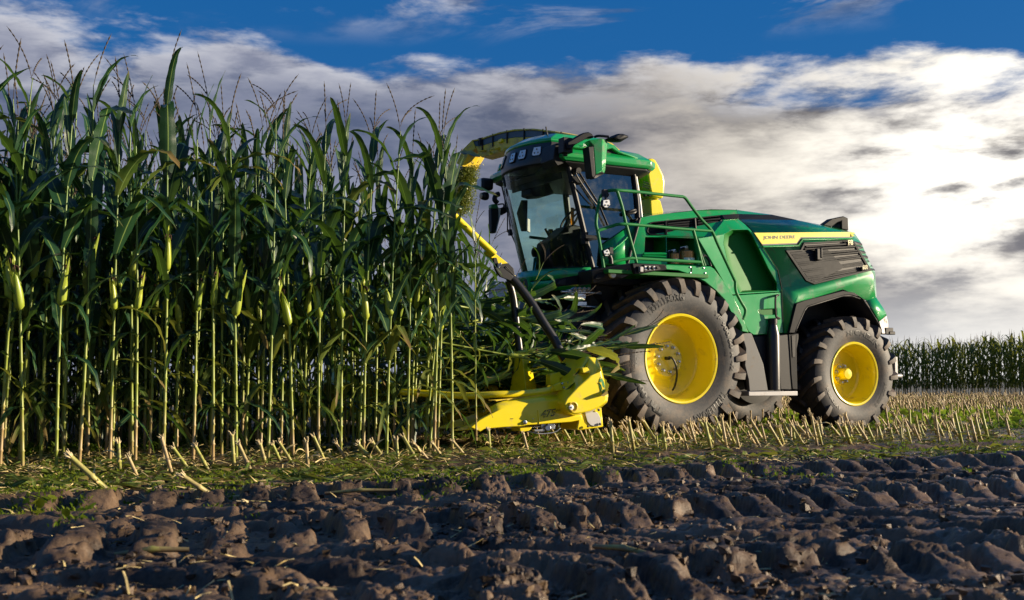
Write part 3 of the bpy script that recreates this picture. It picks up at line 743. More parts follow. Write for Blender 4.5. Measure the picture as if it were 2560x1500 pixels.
b = MB(); c0 = V('c3', 1320, 400, .95)
b.box(c0, (.16, .10, .12)); b.box(c0 + Vector((.14, .0, .02)), (.08, .08, .07)); b.box(c0 + Vector((0, .02, -.13)), (.18, .08, .06)); b.tube([c0 + Vector((-.32, .05, .02)), c0 + Vector((.3, .05, .02))], .018, 10)
for i in range(4): b.tube([c0 + Vector((-.1+.07*i, 0, .05)), c0 + Vector((-.1+.07*i, .10, .07))], .025, 8)
b.tube([c0 + Vector((.0, .05, -.16)), c0 + Vector((-.3, .06, -.17))], .016, 10)
b.build('hydraulic_valve_block', STEEL, HV, .006)
b = MB(); c0 = V('c3', 1320, 600, .9); b.box(c0, (.45, .1, .30)); b.tube([c0+Vector((-.2,.08,.05)), c0+Vector((.1,.12,-.1)), c0+Vector((.2,.05,-.3))], .02, 8, smooth=4)
b.build('drive_bracket', DARKMET, HV, .01)

b = MB(); b.box((-1.6, -.55, .80), (1.3, .3, .85)); b.build('belly_guard', DARKMET, HV, .01)
# ---- engine hood, rear section (faceted shell traced facet by facet, mirrored on the far side)
def facets(name, m, c, verts, faces, inner=1.0, parent=HV, mirror=True, t=.02, bevel=0.0, smooth=28):
    P = {k: V(c if len(v) == 3 else v[3], v[0], v[1], v[2]) for k, v in verts.items()}
    ks = list(P); b = MB(); b.add([P[k] for k in ks], [tuple(ks.index(q) for q in f) for f in faces])
    if mirror:
        b2 = MB(); b2.v = [(x_, -y_, z_) for x_, y_, z_ in b.v]; b2.f = [q[::-1] for q in b.f]; o2 = b2.build(name, m, parent, smooth=smooth); o2.modifiers.new('Solidify', 'SOLIDIFY').thickness = t
    o = b.build(name, m, parent, smooth=smooth)
    s = o.modifiers.new('Solidify', 'SOLIDIFY'); s.thickness = t; s.offset = -1
    if bevel:
        w = o.modifiers.new('Bevel', 'BEVEL'); w.width = bevel; w.segments = 2; w.limit_method = 'ANGLE'; w.angle_limit = radians(20)
    return o, P
rearv = dict(a=(25,200,1.04), a2=(120,262,1.22), b=(180,330,1.33), c=(290,500,1.365), d=(430,720,1.40), e=(468,895,1.43), f=(485,1365,1.43),
   g=(548,1365,1.47), h=(640,1050,1.475), h2=(1100,915,1.475), h3=(1345,1030,1.475), i=(640,965,1.455), j=(1405,757,1.40),
   k=(1160,330,1.27), k2=(1200,415,1.30), k3=(1300,620,1.36), k4=(1395,735,1.39), k5=(1430,1002,1.385),
   i1=(620,205,1.0), i2=(900,260,1.02), i3=(1150,317,1.08), m2=(1000,298,1.22),
   q1=(1345,1040,1.475), r0=(1215,338,1.10), r1=(1290,450,1.08), r2=(1360,620,1.10), r3=(1428,740,1.15), r4=(1442,1000,1.18),
   hb=(1345,1031,1.30), hg=(555,1365,1.25))
rearf = [('a','a2','m2','i1'), ('i1','m2','i2'), ('i2','m2','i3'), ('a2','b','k','m2'), ('m2','k','i3'),
   ('b','c','k2','k'), ('c','d','k3','k2'), ('d','e','i','j','k4','k3'), ('e','f','g','h','i'), ('i','h','h2','j'), ('j','h2','h3','k5'), ('j','k5','k4'),
   ('k','k2','r1','r0'), ('k2','k3','r2','r1'), ('k3','k4','r3','r2'), ('k4','k5','r4','r3'), ('i3','k','r0')]
hood, HP = facets('rear_hood', GREEN, 'B', rearv, rearf, t=.015)
# roof of the hood, between the two sides
b = MB()
top = [V('c2', 165, 305, .80), V('c2', 370, 274, .78), V('c2', 605, 250, .76), V('c2', 750, 240, .75), V('B', 5, 100, .75), V('B', 370, 150, .76), V('B', 620, 203, .86), V('B', 900, 259, .96), V('B', 1150, 316, 1.0)]
b.loft([[p, Vector((p.x, p.y*.5, p.z+.05)), Vector((p.x, 0, p.z+.065)), Vector((p.x, -p.y*.5, p.z+.05)), Vector((p.x, -p.y, p.z))] for p in top], close=False, cap=False)
b.build('hood_roof', GREEN, HV, smooth=40)
e1 = [V('B', 5, 100, .75), V('B', 370, 150, .76), V('B', 620, 203, .86)]; e2 = [V('B', 14, 142, .88), V('B', 300, 150, .86)]; e3 = HP['a']; e4 = HP['i1']
def both(name, m, vs, fs):
    for s_ in (1, -1):
        b = MB(); b.add([Vector((p_.x, s_*p_.y, p_.z)) for p_ in vs], fs); b.build(name, m, HV, smooth=0)
both('hood_side_strip', GREEN, [e1[0], e1[1], e2[0], e2[1]], [(0, 2, 3, 1)]); both('dark_hood_trim', CHARC, [e2[0], e2[1], e1[1], e1[2], e4, e3], [(0, 5, 4, 3, 2, 1)])


both('hood_side_strip', GREEN, [V('B',620,203,.86), V('B',900,259,.96), V('B',1150,316,1.0), HP['i3'], HP['i2'], HP['i1']], [(0,5,4,1), (1,4,3,2)])
# tail of the machine
p = [HP['r0'], HP['r1'], HP['r2'], HP['r3'], HP['r4']]
b = MB(); b.loft([[q, Vector((q.x-.10, q.y*.5, q.z)), Vector((q.x-.12, 0, q.z)), Vector((q.x-.10, -q.y*.5, q.z)), Vector((q.x, -q.y, q.z))] for q in p], close=False, cap=False)
b.build('tail_panel', CHARC, HV, smooth=40)
lv = MB()
for (ax, ay, bx, by) in ((1205,418,1280,438), (1225,462,1290,474), (1248,508,1315,522), (1268,560,1340,570), (1290,605,1355,615), (1320,655,1385,662), (1372,700,1410,702)):
    q0 = V('B', ax, ay, 1.33); q1 = V('B', bx, by, 1.10)
    L1 = [q0, q1, Vector((q1.x-.12, .5, q1.z+.01)), Vector((q1.x-.14, 0, q1.z+.01)), Vector((q1.x-.12, -.5, q1.z+.01)), Vector((q1.x, -q1.y, q1.z)), Vector((q0.x, -q0.y, q0.z))]
    lv = MB(); lv.loft([[p_, p_ + Vector((-.03, 0, -.02)), p_ + Vector((-.02, 0, -.05)), p_ + Vector((.02, 0, -.05))] for p_ in L1])
    lv.build('tail_louvre', BLACK, HV)
tl = [(1345,1030,1.44), (1442,1000,1.40), (1530,1140,1.32), (1545,1185,1.28), (1470,1240,1.36)]
facets('rear_corner_panel', GREEN, 'B', dict(a=(1345,1030,1.475), b=(1440,1000,1.385), c=(1530,1140,1.25), d=(1545,1180,1.22), e=(1470,1243,1.42), b2=(1442,1000,1.18), c2=(1535,1145,.9), d2=(1548,1185,.9)),
       [('a','b','c','d','e'), ('b','b2','c2','c'), ('c','c2','d2','d')], t=.02)
b = MB(); b.slab([V('B',1470,1245,1.38), V('B',1545,1185,1.22), V('B',1560,1250,1.22), V('B',1570,1370,1.22), V('B',1500,1370,1.36)], (0,-.06,0)); b.mirror(); b.build('rear_bumper', ALU, HV, .006)
b = MB(); b.box((-4.05, 0, 1.75), (.35, 1.9, .35)); b.box((-4.05, 0, 1.1), (.25, 1.0, .5)); b.box((-3.95, 0, 1.35), (.3, 1.6, .3)); b.build('rear_frame', DARKMET, HV, .02)
b = MB()
c0 = V('B', 1545, 1345, 1.25); b.box(c0, (.16, .12, .10)); b.box(c0 + Vector((-.05, .03, -.03)), (.12, .08, .05)); b.build('rear_lamp_bracket', BLACK, HV, .008)
c0 = V('c4', 2370, 770, 1.0); b = MB(); b.tube([c0 + Vector((.5, 0, 0)), c0 + Vector((-.03, 0, 0))], .035, 10); b.box(c0 + Vector((.12, 0, .12)), (.06, .10, .35)); b.build('tow_hitch', ALU, HV, .006)
# camera hoop on the tail
b = MB(); q = loopY('B', [(890,258),(985,190),(1105,165),(1150,185),(1155,312),(1085,300),(1085,215),(1040,232),(985,275)], .95); b.slab(q, (0,-.12,0)); b.build('tail_grab_hoop', CHARC, HV, .012)
b = MB(); c0 = V('B', 1050, 275, .85); b.lathe([(-.05,.001),(-.05,.09),(.03,.10),(.07,.05),(.07,.001)], 20, c=c0); b.build('beacon_housing', BLACK, HV)

# yellow stripe with lettering, dark pinstripe below
YS = lambda x, y, e=.008: (x, y, 1.335 + (y-330)*.00024 - (x-180)*.00005 + e)
panel('name_stripe', STRIPE, HV, 'B', [YS(188,336),YS(268,452),YS(622,440),YS(662,380),YS(1190,374),YS(1163,328)], 1.34, .010, bevel=0)
b = MB(); b.slab([V('B',1190,374,1.318), V('B',1163,328,1.288), V('B',1214,334,1.11), V('B',1225,368,1.10)], (0,-.008,0)); b.build('name_stripe', STRIPE, HV)
panel('dark_pinstripe', PRINT, HV, 'B', [YS(268,453),YS(276,466),YS(630,452),YS(668,392),YS(1196,386),YS(1190,375),YS(663,381),YS(622,441)], 1.34, .008, bevel=0)
text_quad('stripe_lettering', 'JOHN DEERE', V('B',*YS(277,413)), V('B',*YS(608,404)), V('B',*YS(277,368)), V('B',*YS(608,361)), PRINT, HV, .003, .018)
# raised green moulding below the stripe
b = MB(); b.tube([V('B',275,478,1.378), V('B',640,468,1.365), V('B',682,405,1.345), V('B',1200,396,1.322)], .014, 8); b.build('stripe_moulding', GREEN, HV)
# rear grille
GY = 1.375
gf = [(500,515,1.385),(655,510,1.375),(690,435,1.355),(1140,412,1.325),(1205,425,1.32),(1385,725,1.405),(800,868,1.435),(710,830,1.43)]
gi = [(540,535,1.385),(672,528,1.375),(705,455,1.36),(1140,430,1.325),(1190,440,1.32),(1350,712,1.402),(800,845,1.435),(735,810,1.43)]
b = MB(); b.slab([p + Vector((0,.018,0)) for p in loopY('B', gf, GY)], (0,-.03,0), [[p + Vector((0,.018,0)) for p in loopY('B', gi, GY)]]); b.build('grille_frame', CHARC, HV, .006)
b = MB(); b.slab([p + Vector((0,.004,0)) for p in loopY('B', gi, GY)], (0,-.004,0)); b.build('grille_backing', BLACK, HV)
def yb(x, y): return 1.345 + (y-330)/540*.095 - (x-185)/1200*.035
rows = [(708,462,1195,440), (700,500,1215,470), (560,562,1240,512), (600,592,1262,568), (620,655,1290,600), (650,728,1318,650), (680,790,1340,700), (720,805,1352,712)]
for y0l, xl, xr in ():
    pass
slats = [((712,478),(1200,448)), ((700,504),(1215,478)), ((570,570),(1238,518)), ((582,597),(1248,538)), ((615,650),(1262,575)), ((625,672),(1278,590)), ((660,728),(1290,640)), ((672,745),(1300,662)), ((715,800),(1322,690)), ((735,818),(1335,708)), ((770,834),(1345,722))]
for (x0, y0), (x1, y1) in slats:
    b = MB(); P0 = V('B', x0, y0, yb(x0, y0)+.018); P1 = V('B', x1, y1, yb(x1, y1)+.018)
    b.loft([[p_ + Vector((0, .016, .010)), p_ + Vector((0, .016, -.010)), p_ + Vector((0, -.012, -.022)), p_ + Vector((0, -.012, .018))] for p_ in (P0, P1)])
    b.build('grille_slat', CHARC, HV, .003)
# flat cover plates behind the front half of the grille, open mesh behind the rear half
cov = MB(); cov.slab([p + Vector((0,.012,0)) for p in loopY('B', [(545,538,1.385),(740,522,1.37),(930,505,1.358),(1100,690,1.41),(1070,712,1.415),(800,842,1.435),(738,808,1.43)], GY)], (0,-.006,0)); cov.build('grille_cover_plate', CHARC, HV, .002)
b = MB(); c0 = V('B', 830, 560, 1.40); b.box(c0 + Vector((0,.03,0)), (.10, .06, .17)); b.box(c0 + Vector((-.03,.045,.02)), (.03, .05, .15)); b.build('grille_latch', BLACK, HV, .01)
panel('model_plate', CHARC, HV, 'B', [(1145,470,1.385),(1208,468,1.38),(1200,425,1.375),(1142,425,1.38)], 1.38, .03, bevel=.003); panel('model_plate', CHARC, HV, 'B', [(1292,722,1.455),(1362,718,1.45),(1352,678,1.445),(1290,682,1.45)], 1.45, .03, bevel=.003)
c0 = [V('B',1152,462,1.383), V('B',1200,460,1.380)]; text_flat('model_lettering', 'F8', c0[0], c0[1], .075, PALEGOLD, HV, .004, .02)
text_flat('model_lettering', '600', V('B',1300,712,1.455), V('B',1350,708,1.45), .062, PALEGOLD, HV, .004, .0)
# seam between hood sections
b = MB(); b.tube([V('B',x,y,Y) for x,y,Y in ((5,100,.755),(14,142,.885),(25,200,1.048),(120,264,1.228),(180,332,1.338),(290,501,1.372),(430,721,1.408),(468,896,1.437),(485,1365,1.437))], .006, 6); b.build('hood_seam', BLACK, HV)
# rear wheel arch
arch = [(545,1365),(620,1060),(700,1030),(1100,930),(1215,950),(1320,1020),(1480,1280),(1505,1345),(1485,1310),(1370,1120),(1290,1010),(1190,975),(1100,975),(735,1085),(700,1130),(620,1310),(600,1365)]
panel('wheel_arch_trim', CHARC, HV, 'B', arch, 1.50, .14, bevel=.012)
ar = [(600,1365),(620,1310),(700,1130),(735,1085),(1100,975),(1190,975),(1290,1010),(1370,1120),(1485,1310)]
b = MB(); rg = loopY('B', ar, 1.49); b.loft([[p_, Vector((p_.x, .75, p_.z))] for p_ in rg], close=False, cap=False)
o = b.build('wheel_well', BLACK, HV); o.modifiers.new('Solidify', 'SOLIDIFY').thickness = .02

# ---- middle section: wall, sunken panel, lower door
midw = [(850,332,1.20),(975,322,1.10),(1072,400,1.27),(1105,437,1.335),(1182,558,1.362),(1290,740,1.40),(1322,890,1.43),(1326,916,1.43),(910,940,1.43),(870,870,1.42),(770,700,1.38),(640,480,1.33),(745,462,1.30)]
rec = [(860,445,1.31),(925,408,1.31),(1050,408,1.31),(1085,450,1.33),(1215,720,1.38),(1290,850,1.41),(1290,908,1.42),(985,925,1.42),(905,760,1.40),(850,520,1.32)]
b = MB(); b.slab(loopY('c2', midw, 1.33), (0,-.02,0), [loopY('c2', rec, 1.33)]); b.build('side_wall', GREEN, HV, .006)
ri = [(900,470,1.17),(945,438,1.17),(1035,434,1.17),(1066,462,1.18),(1186,720,1.22),(1268,850,1.25),(1268,892,1.26),(1005,908,1.26),(940,760,1.24),(885,540,1.18)]
A = loopY('c2', rec, 1.33); Bq = loopY('c2', ri, 1.1)
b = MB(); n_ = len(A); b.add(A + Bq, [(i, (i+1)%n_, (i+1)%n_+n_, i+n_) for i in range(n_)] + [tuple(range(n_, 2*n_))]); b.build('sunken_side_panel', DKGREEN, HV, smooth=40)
door = [(912,948,1.43),(1326,922,1.432),(1340,1255,1.435),(1100,1272,1.435),(1052,1240,1.435)]
hd = [(1135,1070),(1200,1058),(1290,1055),(1292,1105),(1180,1108),(1145,1095)]
b = MB(); b.slab(loopY('c2', door, 1.43), (0,-.02,0), [loopY('c2', hd, 1.43)]); dr = b.build('lower_door', GREEN, HV, .008)
b = MB(); b.slab(loopY('c2', hd, 1.40), (0,-.02,0)); b.build('handle_recess', DKGREEN, dr)
b = MB(); b.tube([V('c2',1310,1136,1.43), V('c2',1290,1128,1.50), V('c2',1278,1100,1.51), V('c2',1276,975,1.51), V('c2',1285,950,1.50), V('c2',1300,944,1.43)], .016, 8, smooth=4); b.build('grab_handle', BLACK, HV)

# ---- front section behind the railing
wf = [(60,690,.98),(100,480,.98),(165,308,.98),(370,277,1.0),(605,253,1.04),(750,243,1.07),(958,248,1.06),(975,320,1.12),(850,333,1.17),(745,462,1.27),(640,480,1.28),(770,700,1.34),(600,700,1.30),(385,698,1.2)]
vent = [(217,410,1.0),(240,352,1.0),(268,343,1.0),(828,287,1.09),(840,318,1.14),(742,462,1.2),(240,452,1.02),(218,432,1.0)]
n1 = [(207,468,1.02),(375,470,1.08),(378,602,1.10),(200,600,1.04)]
n2 = [(384,470,1.09),(612,482,1.20),(640,692,1.26),(388,690,1.12)]
b = MB(); b.slab(loopY('c2', wf, 1.0), (0,-.02,0), [loopY('c2', n1, 1), loopY('c2', n2, 1), loopY('c2', vent, 1)]); b.build('front_side_wall', GREEN, HV, .004)
def niche(c, pts, depth, m, name):
    A = loopY(c, pts, 1); Bq = [p_ - Vector((0, depth, 0)) for p_ in A]; n_ = len(A); b = MB()
    b.add(A + Bq, [(i, (i+1)%n_, (i+1)%n_+n_, i+n_) for i in range(n_)] + [tuple(range(n_, 2*n_))]); return b.build(name, m, HV, smooth=0)
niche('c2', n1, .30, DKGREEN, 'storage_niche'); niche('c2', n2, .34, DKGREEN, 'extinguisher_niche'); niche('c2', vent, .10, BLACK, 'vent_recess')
b = MB(); b.tube([V('c2',195,606,1.06), V('c2',378,606,1.12)], .02, 8); b.tube([V('c2',185,622,1.05), V('c2',378,630,1.12)], .014, 8); b.build('niche_sill', GREEN, HV)
# vent frame, posts and slats
vi = [(228,412,1.0),(246,360,1.0),(270,352,1.0),(815,300,1.09),(822,318,1.13),(735,452,1.2),(244,443,1.02),(230,430,1.0)]
b = MB(); b.slab([p_+Vector((0,.016,0)) for p_ in loopY('c2', vent, 1)], (0,-.03,0), [[p_+Vector((0,.016,0)) for p_ in loopY('c2', vi, 1)]]); b.build('vent_frame', CHARC, HV, .005)
for (x0,y0,x1,y1) in ((372,340,385,452), (610,316,630,460)):
    b = MB(); Y0 = 1.0 + (x0-217)/600*.16; b.tube([V('c2',x0,y0,Y0+.01), V('c2',x1-8,y1,Y0+.03)], .022, 6); b.build('vent_post', CHARC, HV)
for i in range(6):
    y0 = 358 + i*16.5; y1 = 316 + i*23
    for (xa, xb) in ((388, 608), (634, 818 - i*17)):
        f = lambda x: y0 + (y1-y0)*(x-388)/430
        Y = lambda x: 1.0 + (x-217)/600*.14 + .01
        b = MB(); b.loft([[q + Vector((0,.015,.008)), q + Vector((0,.015,-.012)), q + Vector((0,-.01,-.024)), q + Vector((0,-.01,.012))] for q in (V('c2',xa,f(xa),Y(xa)), V('c2',xb,f(xb),Y(xb)))]); b.build('vent_slat', CHARC, HV, .003)
panel('dark_hood_trim', CHARC, HV, 'c2', [(832,286,1.10),(970,278,1.10),(974,318,1.13),(852,322,1.17)], 1.1, -.01, bevel=.003)
b = MB(); b.slab([Vector((.35,.8,2.0)), Vector((-1.6,.8,2.0)), Vector((-1.6,.8,3.0)), Vector((.2,.8,2.95))], (0,-1.6,0)); b.build('inner_body', DARKMET, HV)

# ---- front fender
fen = [(375,694),(745,710),(772,728),(905,902),(990,1085),(1055,1250),(1003,1243),(1000,1205),(985,1175),(960,1130),(912,1082),(862,985),(782,902),(700,835),(588,778),(480,742),(380,735)]
panel('front_fender', GREEN, HV, 'c2', fen, 1.58, .05, bevel=.008)
b = MB(); q = loopY('c2', [(375,696),(745,712),(772,730),(905,904),(990,1087),(1055,1250)], 1.56); b.loft([[p_, Vector((p_.x, 1.0, p_.z))] for p_ in q], close=False, cap=False)
o = b.build('fender_deck', DKGREEN, HV); o.modifiers.new('Solidify', 'SOLIDIFY').thickness = .03
b = MB(); b.tube([V('c2',590,712,1.585), V('c2',588,776,1.585)], .004, 6); b.build('fender_seam', BLACK, HV)
bt = MB()
for x, y in ((575,716),(577,762),(686,722),(698,764)): c0 = V('c2', x, y, 1.58); bt.lathe([(0,.014),(.008,.012),(.010,.001)], 8, c=c0)
bt.build('fender_bolts', STEEL, HV)
b = MB(); b.tube([V('P',1745,1075,1.5), V('P',1780,1055,1.5), V('P',1820,1090,1.5), V('P',1850,1140,1.5), V('P',1870,1215,1.5)], .018, 8, smooth=4); b.build('grab_handle', BLACK, HV)

# ---- dark fascia below the platform with lamps and switch box
fas = [(115,1260,1.45),(650,1172,1.58),(705,1172,1.62),(760,1328,1.62),(700,1345,1.58),(560,1395,1.55),(480,1405,1.52),(300,1440,1.46),(130,1477,1.42)]
panel('platform_fascia', GLOSSBLK, HV, 'P', fas, 1.5, .35, bevel=.012)
panel('switch_box', CHARC, HV, 'P', [(712,1165,1.66),(1195,1186,1.66),(1225,1225,1.65),(1222,1270,1.64),(1100,1280,1.64),(900,1318,1.64),(745,1330,1.65)], 1.66, .20, bevel=.012)
panel('switch_panel', BLACK, HV, 'P', [(885,1190),(1095,1200),(1130,1240),(1128,1268),(900,1298),(890,1290)], 1.672, .012, bevel=.004)
panel('switch_panel', BLACK, HV, 'P', [(805,1210),(862,1212),(866,1310),(812,1300)], 1.672, .012, bevel=.004)
for x in (940, 1000, 1066): 
    b = MB(); b.lathe([(0,.018),(.02,.016),(.025,.001)], 12, c=V('P', x, 1240, 1.675)); b.build('switch', CHARC, HV)
for x, w in ((912, 7), (972, 5), (1038, 5)):
    b = MB(); b.box(V('P', x, 1240, 1.676), (w*.0045, .004, .05)); b.build('switch_label', WHITE, HV)
b = MB(); b.box(V('P', 838, 1262, 1.685), (.05, .05, .07)); b.build('socket', ALU, HV, .006)
b = MB(); b.lathe([(-.03,.05),(.0,.052),(.012,.042),(.016,.001)], 20, c=V('P', 428, 1330, 1.535)); b.build('round_lamp', LAMP, HV)
panel('indicator_housing', BLACK, HV, 'P', [(545,1305,1.57),(655,1235,1.60),(692,1240,1.61),(680,1300,1.61),(640,1335,1.59),(555,1335,1.57)], 1.58, .03, bevel=.006)
panel('indicator_lamp', AMBER, HV, 'P', [(555,1312,1.595),(610,1285,1.605),(650,1258,1.61),(640,1320,1.61),(565,1328,1.60)], 1.6, .02, bevel=.006)
panel('fascia_pocket', CHARC, HV, 'P', [(165,1400,1.485),(185,1340,1.49),(310,1290,1.51),(312,1375,1.51),(200,1410,1.49)], 1.5, .02, bevel=.006)

# ---- tank plates, toolbox, canister and step between the wheels
sp = [(285,745,1.52),(385,750,1.52),(435,880,1.52),(500,1050,1.52),(545,1305,1.52),(365,1315,1.52),(355,1200,1.52),(320,1060,1.52),(330,900,1.52)]
panel('mud_guard_plate', mat('grey_plastic', (0.085,0.088,0.092), 0.5, var=0.15, dirt=DUST, dirt_amt=0.15), HV, 'S', sp, 1.50, .06, bevel=.008)
b = MB(); b.lathe([(0,.035),(.012,.032),(.014,.001)], 20, c=V('S', 468, 1232, 1.505)); b.build('reflector', AMBER, HV)
panel('toolbox', BLACK, HV, 'S', [(400,780),(840,752),(842,800),(825,900),(830,1300),(545,1305),(500,1050),(435,880)], 1.40, .5, bevel=.01)
panel('toolbox_ridge', CHARC, HV, 'S', [(745,755,1.46),(840,755,1.46),(825,850,1.46),(825,1000,1.46),(833,1300,1.46),(785,1300,1.46),(770,1150,1.46),(762,1000,1.46)], 1.46, .07, bevel=.01)
panel('toolbox_slot', BLACK, HV, 'S', [(775,770),(812,765),(808,985),(785,985)], 1.468, .02, bevel=.004)
panel('toolbox_lid', BLACK, HV, 'S', [(645,765),(742,760),(775,1300),(670,1300)], 1.45, .06, bevel=.01)
c0 = V('S', 600, 1300, 1.46); zt = V('S', 600, 770, 1.46).z; zc = V('S', 575, 690, 1.46).z; zz = V('S', 570, 605, 1.46).z
b = MB(); rr_ = .092
b.lathe([(c0.z, .001), (c0.z, rr_), (zt, rr_*1.02), (zc+.03, .062), (zc+.035, .055), (zz, .055), (zz, .001)], 28, axis='Z', c=(c0.x+.0, 1.46, 0)); can = b.build('black_canister', mat('canister_plastic', (.014,.015,.017), .35, var=.1), HV, .004)
b = MB(); b.lathe([(zz-.075, .066), (zz-.01, .066), (zz, .058), (zz, .001)], 28, axis='Z', c=(c0.x, 1.46, 0)); b.tube([(c0.x+.05, 1.46, zz-.06), (c0.x+.12, 1.47, zz-.13), (c0.x+.11, 1.47, zz-.2), (c0.x+.05, 1.46, zz-.22)], .006, 6, smooth=4); b.build('canister_cap', BLACK, can, .004)
b = MB(); q0 = V('S', 358, 1315, 1.55); q1 = V('S', 832, 1310, 1.55); zb = V('S', 358, 1360, 1.55).z
b.box(((q0.x+q1.x)/2, 1.38, (q0.z+zb)/2), (abs(q0.x-q1.x), .34, q0.z-zb)); b.build('boarding_step', ALU, HV, .006)

b = MB(); b.slab([p_ for p_ in loopY('R', [(1545,360),(1650,345),(1765,350),(1765,480),(1745,700),(1580,770),(1500,650),(1520,480)], .98)], (0,-.34,0)); b.build('roof_corner_cover', BLACK, HV, .03)
# ---- platform floor and railing (green tube)
b = MB(); zf = V('P', 280, 1235, 1.6).z
b.box((.35, 1.30, zf-.04), (1.6, .62, .05)); b.build('platform_floor', DKGREEN, HV, .006)
RY = 1.60
def rail(name, pts, r=.021, k=5): b = MB(); b.tube([V('P', *p_) for p_ in pts], r, 10, smooth=k); return b.build(name, RAILGREEN, HV)
YF = .98
rail('railing', [(290,1235,1.58),(262,1050,1.56),(205,720,1.5),(180,600,1.48),(185,480,1.47),(225,260,1.45),(250,180,1.45),(300,130,1.48),(380,98,1.52),(480,92,1.6),(700,108,1.6),(1000,140,1.6),(1400,182,1.6),(1465,190,1.6),(1510,225,1.6),(1600,350,1.6),(1740,530,1.6),(1885,690,1.6),(1990,920,1.59),(2235,1440,1.57)])
rail('railing_foot', [(2235,1440,1.57), ('x')][:1] + [(2250,1477,1.57)], .021, 2) if False else None
b = MB(); b.tube([V('P',2235,1440,1.57)] + [V('S',x,y,1.57) for x,y in ((235,350),(290,460),(318,505),(325,540),(315,585),(300,612))], .021, 10, smooth=5); b.build('railing_foot', RAILGREEN, HV)
rail('railing_bar', [(205,690,1.5),(400,625,1.52),(560,592,1.6),(900,615,1.6),(1400,660,1.6),(1885,695,1.6)])
rail('railing_bar', [(275,1180,1.56),(450,1145,1.58),(660,1100,1.6),(760,1100,1.6),(1200,1125,1.6),(1735,1155,1.6)])
rail('railing_post', [(488,100,1.6),(560,330,1.6),(620,590,1.6),(760,1100,1.6),(768,1170,1.62)], .021, 3)
rail('railing_post', [(1612,680,1.6),(1680,930,1.6),(1735,1160,1.6),(1755,1210,1.6)], .021, 3)
rail('railing_post', [(1680,900,1.6),(1790,1210,1.6)], .014, 2)
# ---- work lamps on the railing and on the roof
def worklamp(name, c, pts, Y, n=3, t=.05, parent=HV, m=LAMP):
    q = loopY(c, pts, Y); cen = sum(q, Vector())/len(q)
    b = MB(); b.slab([cen + (p_-cen)*1.14 + Vector((0,-.004,0)) for p_ in q], (0,-t,0)); h = b.build(name, BLACK, parent, .006)
    b = MB(); b.slab([p_ + Vector((0,.003,0)) for p_ in q], (0,-.008,0)); b.build('lamp_lens', m, h, .003)
    W_ = max(p_.x for p_ in q) - min(p_.x for p_ in q); H_ = max(p_.z for p_ in q) - min(p_.z for p_ in q)
    if n:
        for dx, dz in ((0, .22), (-.22, -.20), (.22, -.20)):
            b = MB(); b.lathe([(0,.012),(.004,.010),(.004,.001)], 10, c=cen + Vector((dx*W_, .006, dz*H_))); b.build('lamp_reflector', LED, h)
    return h
worklamp('railing_work_lamp', 'P', [(285,240),(368,230),(382,250),(380,310),(345,345),(305,345),(278,315)], 1.56)
worklamp('railing_work_lamp', 'P', [(288,990),(350,960),(372,985),(380,1040),(355,1062),(310,1062)], 1.60)
b = MB(); b.tube([V('P',325,230,1.54), V('P',318,170,1.53), V('P',305,125,1.5)], .018, 8); b.box(V('P',305,135,1.5), (.06,.06,.09)); b.tube([V('P',335,200,1.53), V('P',365,165,1.53), V('P',345,130,1.52)], .007, 6, smooth=4); b.build('lamp_bracket', BLACK, HV)
b = MB(); b.tube([V('P',375,1060,1.6), V('P',395,1110,1.6), V('P',400,1180,1.6)], .028, 8); b.box(V('P',392,985,1.56), (.05,.05,.08)); b.build('lamp_bracket', BLACK, HV)

# ---- cab
CZ = 2.16
def ring(z, xa, b_, half=.9, xr=.2, n=14):
    """half cab outline at height z from the rear left post round the bowed windscreen"""
    return [Vector((xa + b_*(1-(y/half)**2), y, z)) for y in np.linspace(half, -half, n)]
zs = [(2.20, .95, .42), (2.6, 1.06, .42), (3.1, 1.19, .40), (3.58, 1.33, .36)]
b = MB(); b.loft([ring(z, xa, bb) for z, xa, bb in zs], close=False, cap=False); ws = b.build('windscreen', GLASS_F, HV, smooth=60)
LT = [V('R',1765,745,.9), V('W',1465,645,.9), V('P',770,30,.9), V('P',792,515,.9), V('P',265,905,.9), V('P',215,1225,.9), V('P',118,1225,.9)]
b = MB(); b.slab([p_ + Vector((0,-.01,0)) for p_ in LT], (0,-.006,0)); b.build('door_glass', GLASS_S, HV)
b = MB(); b.slab([Vector((p_.x, -.89, p_.z)) for p_ in LT], (0,.006,0)); b.build('far_door_glass', GLASS_F, HV)
def post(name, pts, r=.03, m=BLACK): b = MB(); b.tube(pts, r, 8, smooth=3); return b.build(name, m, HV)
At, Ab = V('R',1765,745,.91), V('D',1605,1035,.91)
post('cab_post', [At, Ab], .038); post('cab_post', [Vector((At.x,-.91,At.z)), Vector((Ab.x,-.91,Ab.z))], .045)
post('cab_post', [V('W',1480,650,.91), V('W',1530,1000,.91), V('P',785,250,.91), V('P',800,500,.91)], .028)
post('rear_cab_trim', [V('W',1505,660,.88), V('W',1560,1000,.88), V('P',820,250,.88), V('P',845,490,.88)], .022, WHITE)
post('cab_post', [Vector((p_.x, -.9, p_.z)) for p_ in (V('W',1480,650,.91), V('P',800,500,.91))], .05)
post('door_seal', [V('P',822,500,.99), V('P',760,740,.99), V('P',690,980,.99), V('P',640,1180,.99)], .022)
